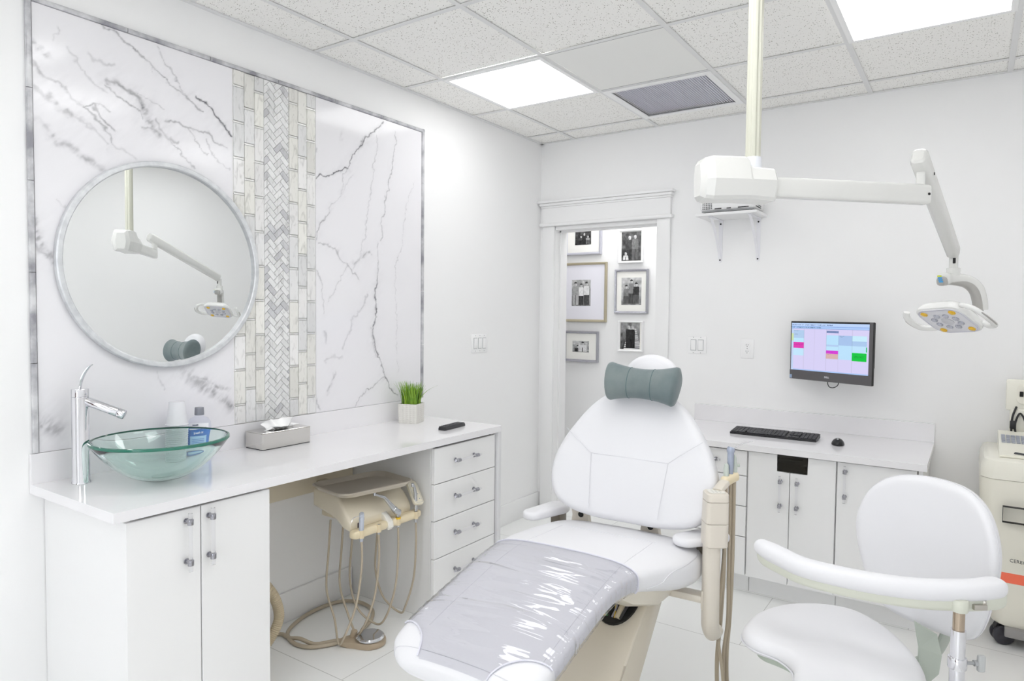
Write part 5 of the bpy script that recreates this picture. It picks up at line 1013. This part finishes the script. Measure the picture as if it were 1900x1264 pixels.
# pillow
PMx=WM[t]@Matrix(((1,0,0,0),(0,BV.y,-BN.y,0),(0,BV.z,-BN.z,0),(0,0,0,1)))   # placeholder frame, replaced below
pcn=BP+Vector((.056,0,0))+BV*.516+BN*.062
PW_=WM[t]@Matrix(((1,BV.x,BN.x,pcn.x),(0,BV.y,BN.y,pcn.y),(0,BV.z,BN.z,pcn.z),(0,0,0,1)))@Matrix.Rotation(-.03,4,'Z')
tp=thing('neck_pillow','grey green velour neck pillow strapped on the dental chair headrest','pillow',mtx=PW_)
VEL=mat('velour_grey_green',(124,134,134),.85,sheen=.25,noise=(9,(104,118,121),5),bump=(300,.3,.002))
secs=[]; N=36
for i in range(N+1):
    q=-1+2*i/N; x=.139*q; e=abs(q); hv=(.056+.022*e**2)*(1-max(0,e-.90)**2*22)**.5 if e<1 else 0; hv=max(hv,.004) if e<.999 else .035; hd_=hv*.74
    if e>.9: f=math.sqrt(max(0,1-((e-.9)/.1)**2)); hv=(.056+.022*.9**2)*(.62+.38*f); hd_=hv*.74
    secs.append([(x+(.006*math.sin(a)*(q**3)),hv*math.sin(a)*1.0-.004*math.cos(PI*q)*0,hd_*math.cos(a)) for a in [2*PI*k/40 for k in range(40)]])
bm=B(); loft(bm,secs); obj('pillow_body',bm,VEL,tp,local=True,ang=60)
for x in (-.046,.046):
    e=x/.139; hv=.056+.022*e*e; bm=B(); tube(bm,[(x,(hv+.0004)*math.sin(2*PI*k/40),(hv*.74+.0004)*math.cos(2*PI*k/40)) for k in range(41)],.0011,6,cap=False); obj('seam',bm,mat('velour_seam',(90,112,116),.9),tp,local=True)
# ================================================================ ASSISTANT INSTRUMENT POST
AP0=Vector((1.893,-1.888,0)); ax=Vector((.826,.562,0)); ay=Vector((-.562,.826,0))
t=thing('assistant_instrument_arm','taupe upright instrument post at the right side of the dental chair','instrument arm',AP0+Vector((0,0,.33)))
def apt(a,b,z): return tuple(AP0+ax*a+ay*b+Vector((0,0,z)))
bm=B(); P=spl([apt(-.010,-.005,.70),apt(-.010,-.005,.55),apt(-.010,-.005,.42),apt(-.007,.0,.372),apt(.004,.012,.348),apt(.018,.03,.352)],6); tube(bm,P,1,20,sq=(.029,.029,.8),upv=ax); pt=obj('post',bm,TAUPE,t,ang=50)
def postsec(z,w,d,o=0): return [apt(x+o,y,z) for x,y in rrect(w,d,.016,5)]
bm=B(); loft(bm,[postsec(.656,.068,.070),postsec(.660,.078,.078),postsec(.738,.078,.078,.001)]); obj('lower_housing',bm,TAUPE,t)
bm=B(); loft(bm,[postsec(.7395,.078,.078,.001),postsec(.812,.076,.076,.002)]); obj('middle_housing',bm,TAUPE,t)
bm=B(); loft(bm,[postsec(.8135,.076,.076,.002),postsec(.838,.075,.074,.002),postsec(.842,.068,.068,.002)]); tpc=obj('top_housing',bm,TAUPE,t)
bm=B(); prism(bm,rrect(.054,.054,.010),.8425,.8435,lambda x,y,z:apt(x+.002,y,z)); kp=obj('keypad',bm,mat('keypad_pale',(232,230,222),.3),tpc,ang=0)
bm=B()
for i in range(3):
    for j in range(3): cyl(bm,apt(-.010+i*.012,-.014+j*.014,.8434),apt(-.010+i*.012,-.014+j*.014,.8440),.0028,8)
obj('key_symbols',bm,mat('symbol_grey',(190,192,186),.4),kp,ang=0)
bm=B(); tube(bm,spl([apt(.012,.015,.838),apt(.030,.035,.850),apt(.050,.058,.858)],5),1,14,sq=(.012,.018,.6),upv=(0,0,1)); box(bm,(0,0,0),(.001,.001,.001)) if False else None; obj('holder_arm',bm,TAUPE,t)
hold=[(.060,.075,.862),(.080,.090,.868),(.098,.106,.874)]
bm=B(); tube(bm,[apt(.046,.062,.858),apt(.053,.068,.860),apt(.103,.110,.871),apt(.109,.115,.873)],[.6,1,1,.6],16,sq=(.019,.017,.8),upv=(0,0,1)); hb=obj('holder_bar',bm,CREAM2,t)
bm=B(); cyl(bm,apt(.030,.02,.79),apt(.044,.03,.79),.012,18,bev=.003); obj('side_knob',bm,TAUPE,t)
def ahose(par,x,y,z,dx,r=.0065,ph=0): dhose(par,[apt(x,y,z),apt(x+.002,y+.004,z-.14),apt(x+dx*.3+.004,y,z-.32),apt(x+dx*.6+.006*math.sin(ph),y-.006,z-.50),apt(x+dx*.9-.004,y-.01,.24),apt(x+dx,y-.012,.12),apt(x+dx+.004,y-.06,.03),apt(x+dx-.02,y-.16,.012),apt(x+dx-.12,y-.42,.012)],r)
GRN=mat('valve_greygreen',(196,204,196),.3)
ti=thing('saliva_ejector','short grey valve nearest the keypad of the assistant post','suction valve',apt(*hold[0])); 
bm=B(); tube(bm,[apt(.060,.075,.850),apt(.060,.075,.895),apt(.060,.075,.918),apt(.061,.076,.923)],[.0095,.0095,.0075,.004],16); obj('valve_body',bm,GRN,ti); ahose(ti,.060,.075,.850,-.018,.0075,0)
ti=thing('air_water_syringe','blue grey air water syringe with a long thin tip on the assistant post','syringe',apt(*hold[1]))
bm=B(); tube(bm,spl([apt(.080,.090,.862),apt(.080,.090,.905),apt(.079,.089,.94),apt(.079,.089,.968),apt(.081,.090,.978)],5),[.0075+.004*math.sin(PI*i/22)+.003*(i>13) for i in range(21)],14); obj('grip',bm,mat('syringe_bluegrey',(170,178,196),.25,.3),ti)
bm=B(); tube(bm,spl([apt(.085,.092,.972),apt(.106,.102,.980),apt(.136,.112,.990),apt(.169,.122,.994)],4),[.004-.0002*i for i in range(13)],8); obj('tip',bm,mat('tip_chrome',(236,236,238),.15,.7),ti); ahose(ti,.080,.090,.862,-.010,.006,1.5)
ti=thing('high_volume_evacuator','tall pale grey suction valve at the rear of the assistant post','suction valve',apt(*hold[2]))
bm=B(); tube(bm,[apt(.098,.106,.860),apt(.098,.106,.90),apt(.097,.105,.935),apt(.097,.105,.948)],[.011,.0115,.009,.004],16); cyl(bm,apt(.105,.106,.91),apt(.117,.106,.91),.006,12); obj('valve_body',bm,GRN,ti); ahose(ti,.098,.106,.860,-.012,.008,3)
ti=thing('suction_hose','bundled taupe hose hanging closest behind the assistant post','hose',apt(.03,.05,.3)); dhose(ti,[apt(.044,.03,.79),apt(.052,.045,.74),apt(.050,.05,.60),apt(.040,.05,.44),apt(.034,.045,.32),apt(.050,.04,.20),apt(.056,.02,.10),apt(.05,-.08,.012),apt(-.06,-.34,.010)],.006)
# ================================================================ ASSISTANT STOOL
SCt=Vector((2.30,-2.07,0)); t=thing('assistant_stool','white upholstered stool with round backrest and swing armrest bar at right','stool',SCt)
out=[tuple(v[:2]) for v in spl([(2.045,-2.06,0),(2.058,-1.95,0),(2.12,-1.84,0),(2.22,-1.775,0),(2.33,-1.772,0),(2.43,-1.86,0),(2.505,-1.99,0),(2.535,-2.12,0),(2.53,-2.28,0),(2.46,-2.40,0),(2.36,-2.435,0),(2.28,-2.40,0),(2.245,-2.32,0),(2.225,-2.235,0),(2.175,-2.185,0),(2.105,-2.165,0),(2.060,-2.125,0)],6,True)]
bm=B(); cushion(bm,out,.438,.492,.027,.012,lambda x,y,z:(x,y,z+.012*math.cos((x-2.3)*5)),cen=(2.34,-2.10)); se=obj('seat',bm,VINYL,t,ang=60)
o2=inset([Vector(p) for p in out],-.0007); bm=B(); tube(bm,[(p.x,p.y,.4625) for p in o2]+[(o2[0].x,o2[0].y,.4625)],.0028,6,cap=False); obj('piping',bm,SEAM,se,ang=60)
bm=B(); prism(bm,[tuple(p) for p in inset([Vector(p) for p in out],.045)],.420,.445); obj('seat_pan',bm,mat('pan_sage',(186,196,184),.4),se,ang=0)
# backrest: faces the seat
bc_=Vector((2.515,-1.835,.745)); bn=Vector((-.45,-.88,0.0)).normalized(); bx=Vector((0,0,1)).cross(bn).normalized(); 
bx=Vector((-bn.y,bn.x,0)); 
if bx.x<0: bx=-bx
bo=[tuple(v[:2]) for v in spl([(0,-.235,0),(.09,-.225,0),(.150,-.185,0),(.185,-.09,0),(.205,.01,0),(.200,.09,0),(.165,.165,0),(.10,.210,0),(0,.222,0),(-.10,.210,0),(-.165,.165,0),(-.200,.09,0),(-.205,.01,0),(-.185,-.09,0),(-.150,-.185,0),(-.09,-.225,0)],4,True)]
bf=lambda u,v,w:tuple(bc_+bx*u+Vector((0,0,1))*v+bn*(w+.055*(u/.2)**2))
bm=B(); cushion(bm,bo,-.055,.0,.024,.008,bf); br=obj('backrest',bm,VINYL,t,ang=60)
bi=inset([Vector(p) for p in bo],-.0005); bm=B(); tube(bm,[Vector(bf(p.x,p.y,-.024)) for p in bi]+[Vector(bf(bi[0].x,bi[0].y,-.024))],.0012,6,cap=False); obj('seam',bm,SEAM,br,ang=60)
bm=B(); P=spl([(2.40,-1.93,.415),(2.47,-1.88,.40),(2.545,-1.80,.44),(2.575,-1.765,.54),(2.57,-1.765,.66)],6); tube(bm,P,1,12,sq=(.006,.035,.4),upv=bn); obj('back_bracket',bm,mat('bracket_sage',(176,184,174),.35),t,ang=30)
bm=B(); SG=[(2.522,-1.99,.425),(2.532,-1.975,.455),(2.534,-1.955,.51),(2.520,-1.935,.575)]
M0=[at_ for at_ in SG]; loft(bm,[[(x-w,y-w*.5,z),(x+w,y+w*.5,z-d),(x+w-.003,y+w*.5+.004,z-d),(x-w-.003,y-w*.5+.004,z)] for (x,y,z),w,d in zip(SG,(.014,.024,.027,.027),(0,.01,.02,.035))]); obj('side_plate',bm,mat('bracket_sage',(176,184,174),.35),t,ang=0)
# gas column and five star base
bm=B(); cyl(bm,(2.32,-2.07,.09),(2.32,-2.07,.26),.027,24); cyl(bm,(2.32,-2.07,.26),(2.32,-2.07,.42),.015,20); obj('gas_column',bm,CHROME,t)
for k in range(5):
    a=2*PI*k/5+.3; d=Vector((math.cos(a),math.sin(a),0)); bm=B(); tube(bm,[Vector((2.32,-2.07,.115))+d*.02,Vector((2.32,-2.07,.112))+d*.15,Vector((2.32,-2.07,.098))+d*.27],[1,.9,.7],14,sq=(.016,.022,.6)); lg=obj('base_leg',bm,CHROME,t); e=Vector((2.32,-2.07,0))+d*.27; caster(lg,e.x,e.y,.028,a+.8)
# armrest bar, post, clamp
z0=.728
ap=[(2.098,-2.105,.760),(2.121,-2.125,.757),(2.174,-2.155,.752),(2.246,-2.185,.746),(2.38,-2.190,.744),(2.503,-2.170,.746),(2.610,-2.120,.751),(2.662,-2.075,.754),(2.684,-2.045,.756)]
P=spl(ap,7); n=len(P)
bm=B(); tube(bm,[P[0]-(P[1]-P[0])*.6]+P,[.45]+[.72+.38*min(1,(i/10))**.7 if i<n-8 else 1.1*math.sqrt(max(.08,1-((i-n+8)/8)**2)) for i in range(n)],20,sq=(.024,.027,.85),upv=(0,0,1)); arb=obj('armrest_bar',bm,VINYL,t,ang=60)
bm=B(); P3=[v-Vector((0,0,.026+.006*i/n)) for v in P]; tube(bm,P3,[(.45+.5*min(1,i/8))+.30*max(0,(i/n-.55)/.45) if i<n-8 else 1.2*math.sqrt(max(.25,1-((i-n+8)/10)**2)) for i in range(n)],14,sq=(.022,.020,.5),upv=(0,0,1)); obj('support_rail',bm,mat('rail_sage',(214,216,203),.35),arb,ang=50)
PQ=Vector((2.598,-2.145,0)); bm=B(); cyl(bm,PQ+Vector((0,0,.702)),PQ+Vector((0,0,.735)),.021,20,bev=.005); obj('pivot_block',bm,mat('rail_sage',(214,216,203),.35),arb)
bm=B(); obox(bm,Matrix.Translation((2.640,-2.128,.718))@Matrix.Rotation(.6,4,'Z'),.034,.014,.014,.002); obox(bm,Matrix.Translation((2.650,-2.11,.726)),.010,.02,.014,.002); obj('release_lever',bm,STEEL,arb)
bm=B(); cyl(bm,PQ+Vector((0,0,.60)),PQ+Vector((0,0,.715)),.0135,24); obj('inner_tube',bm,mat('inner_steel',(184,168,150),.15,.9),t)
bm=B(); lathe(bm,[(.0135,.0),(.0170,.0),(.0170,.345),(.0135,.345)],PQ+Vector((0,0,.31)),28,closed=True); obj('outer_tube',bm,CHROME,t)
bm=B(); cyl(bm,PQ+Vector((0,0,.555)),PQ+Vector((0,0,.585)),.0215,28,bev=.003); cl=obj('clamp_collar',bm,CHROME,t)
kd_=Vector((.86,.50,0)).normalized(); c=PQ+Vector((0,0,.570)); bm=B(); cyl(bm,c+kd_*.018,c+kd_*.042,.0045,12); cyl(bm,c+kd_*.040,c+kd_*.048,.0075,12); obj('threaded_stud',bm,GREYP,cl)
M=frame(c+kd_*.058,kd_,z=(0,0,1)); bm=B(); obox(bm,M,.019,.012,.044,.005,3); obj('clamp_knob',bm,mat('knob_grey',(190,192,192),.4),cl)
bm=B(); P=spl([PQ+Vector((0,0,.33)),PQ+Vector((-.01,.004,.315)),PQ+Vector((-.05,.015,.305)),Vector((2.45,-2.10,.305)),Vector((2.33,-2.07,.305))],6); tube(bm,P,.0165,16); lathe(bm,[(.027,0),(.034,0),(.034,.05),(.027,.05)],(2.32,-2.07,.28),24,closed=True); obj('lower_arm',bm,CHROME,t)
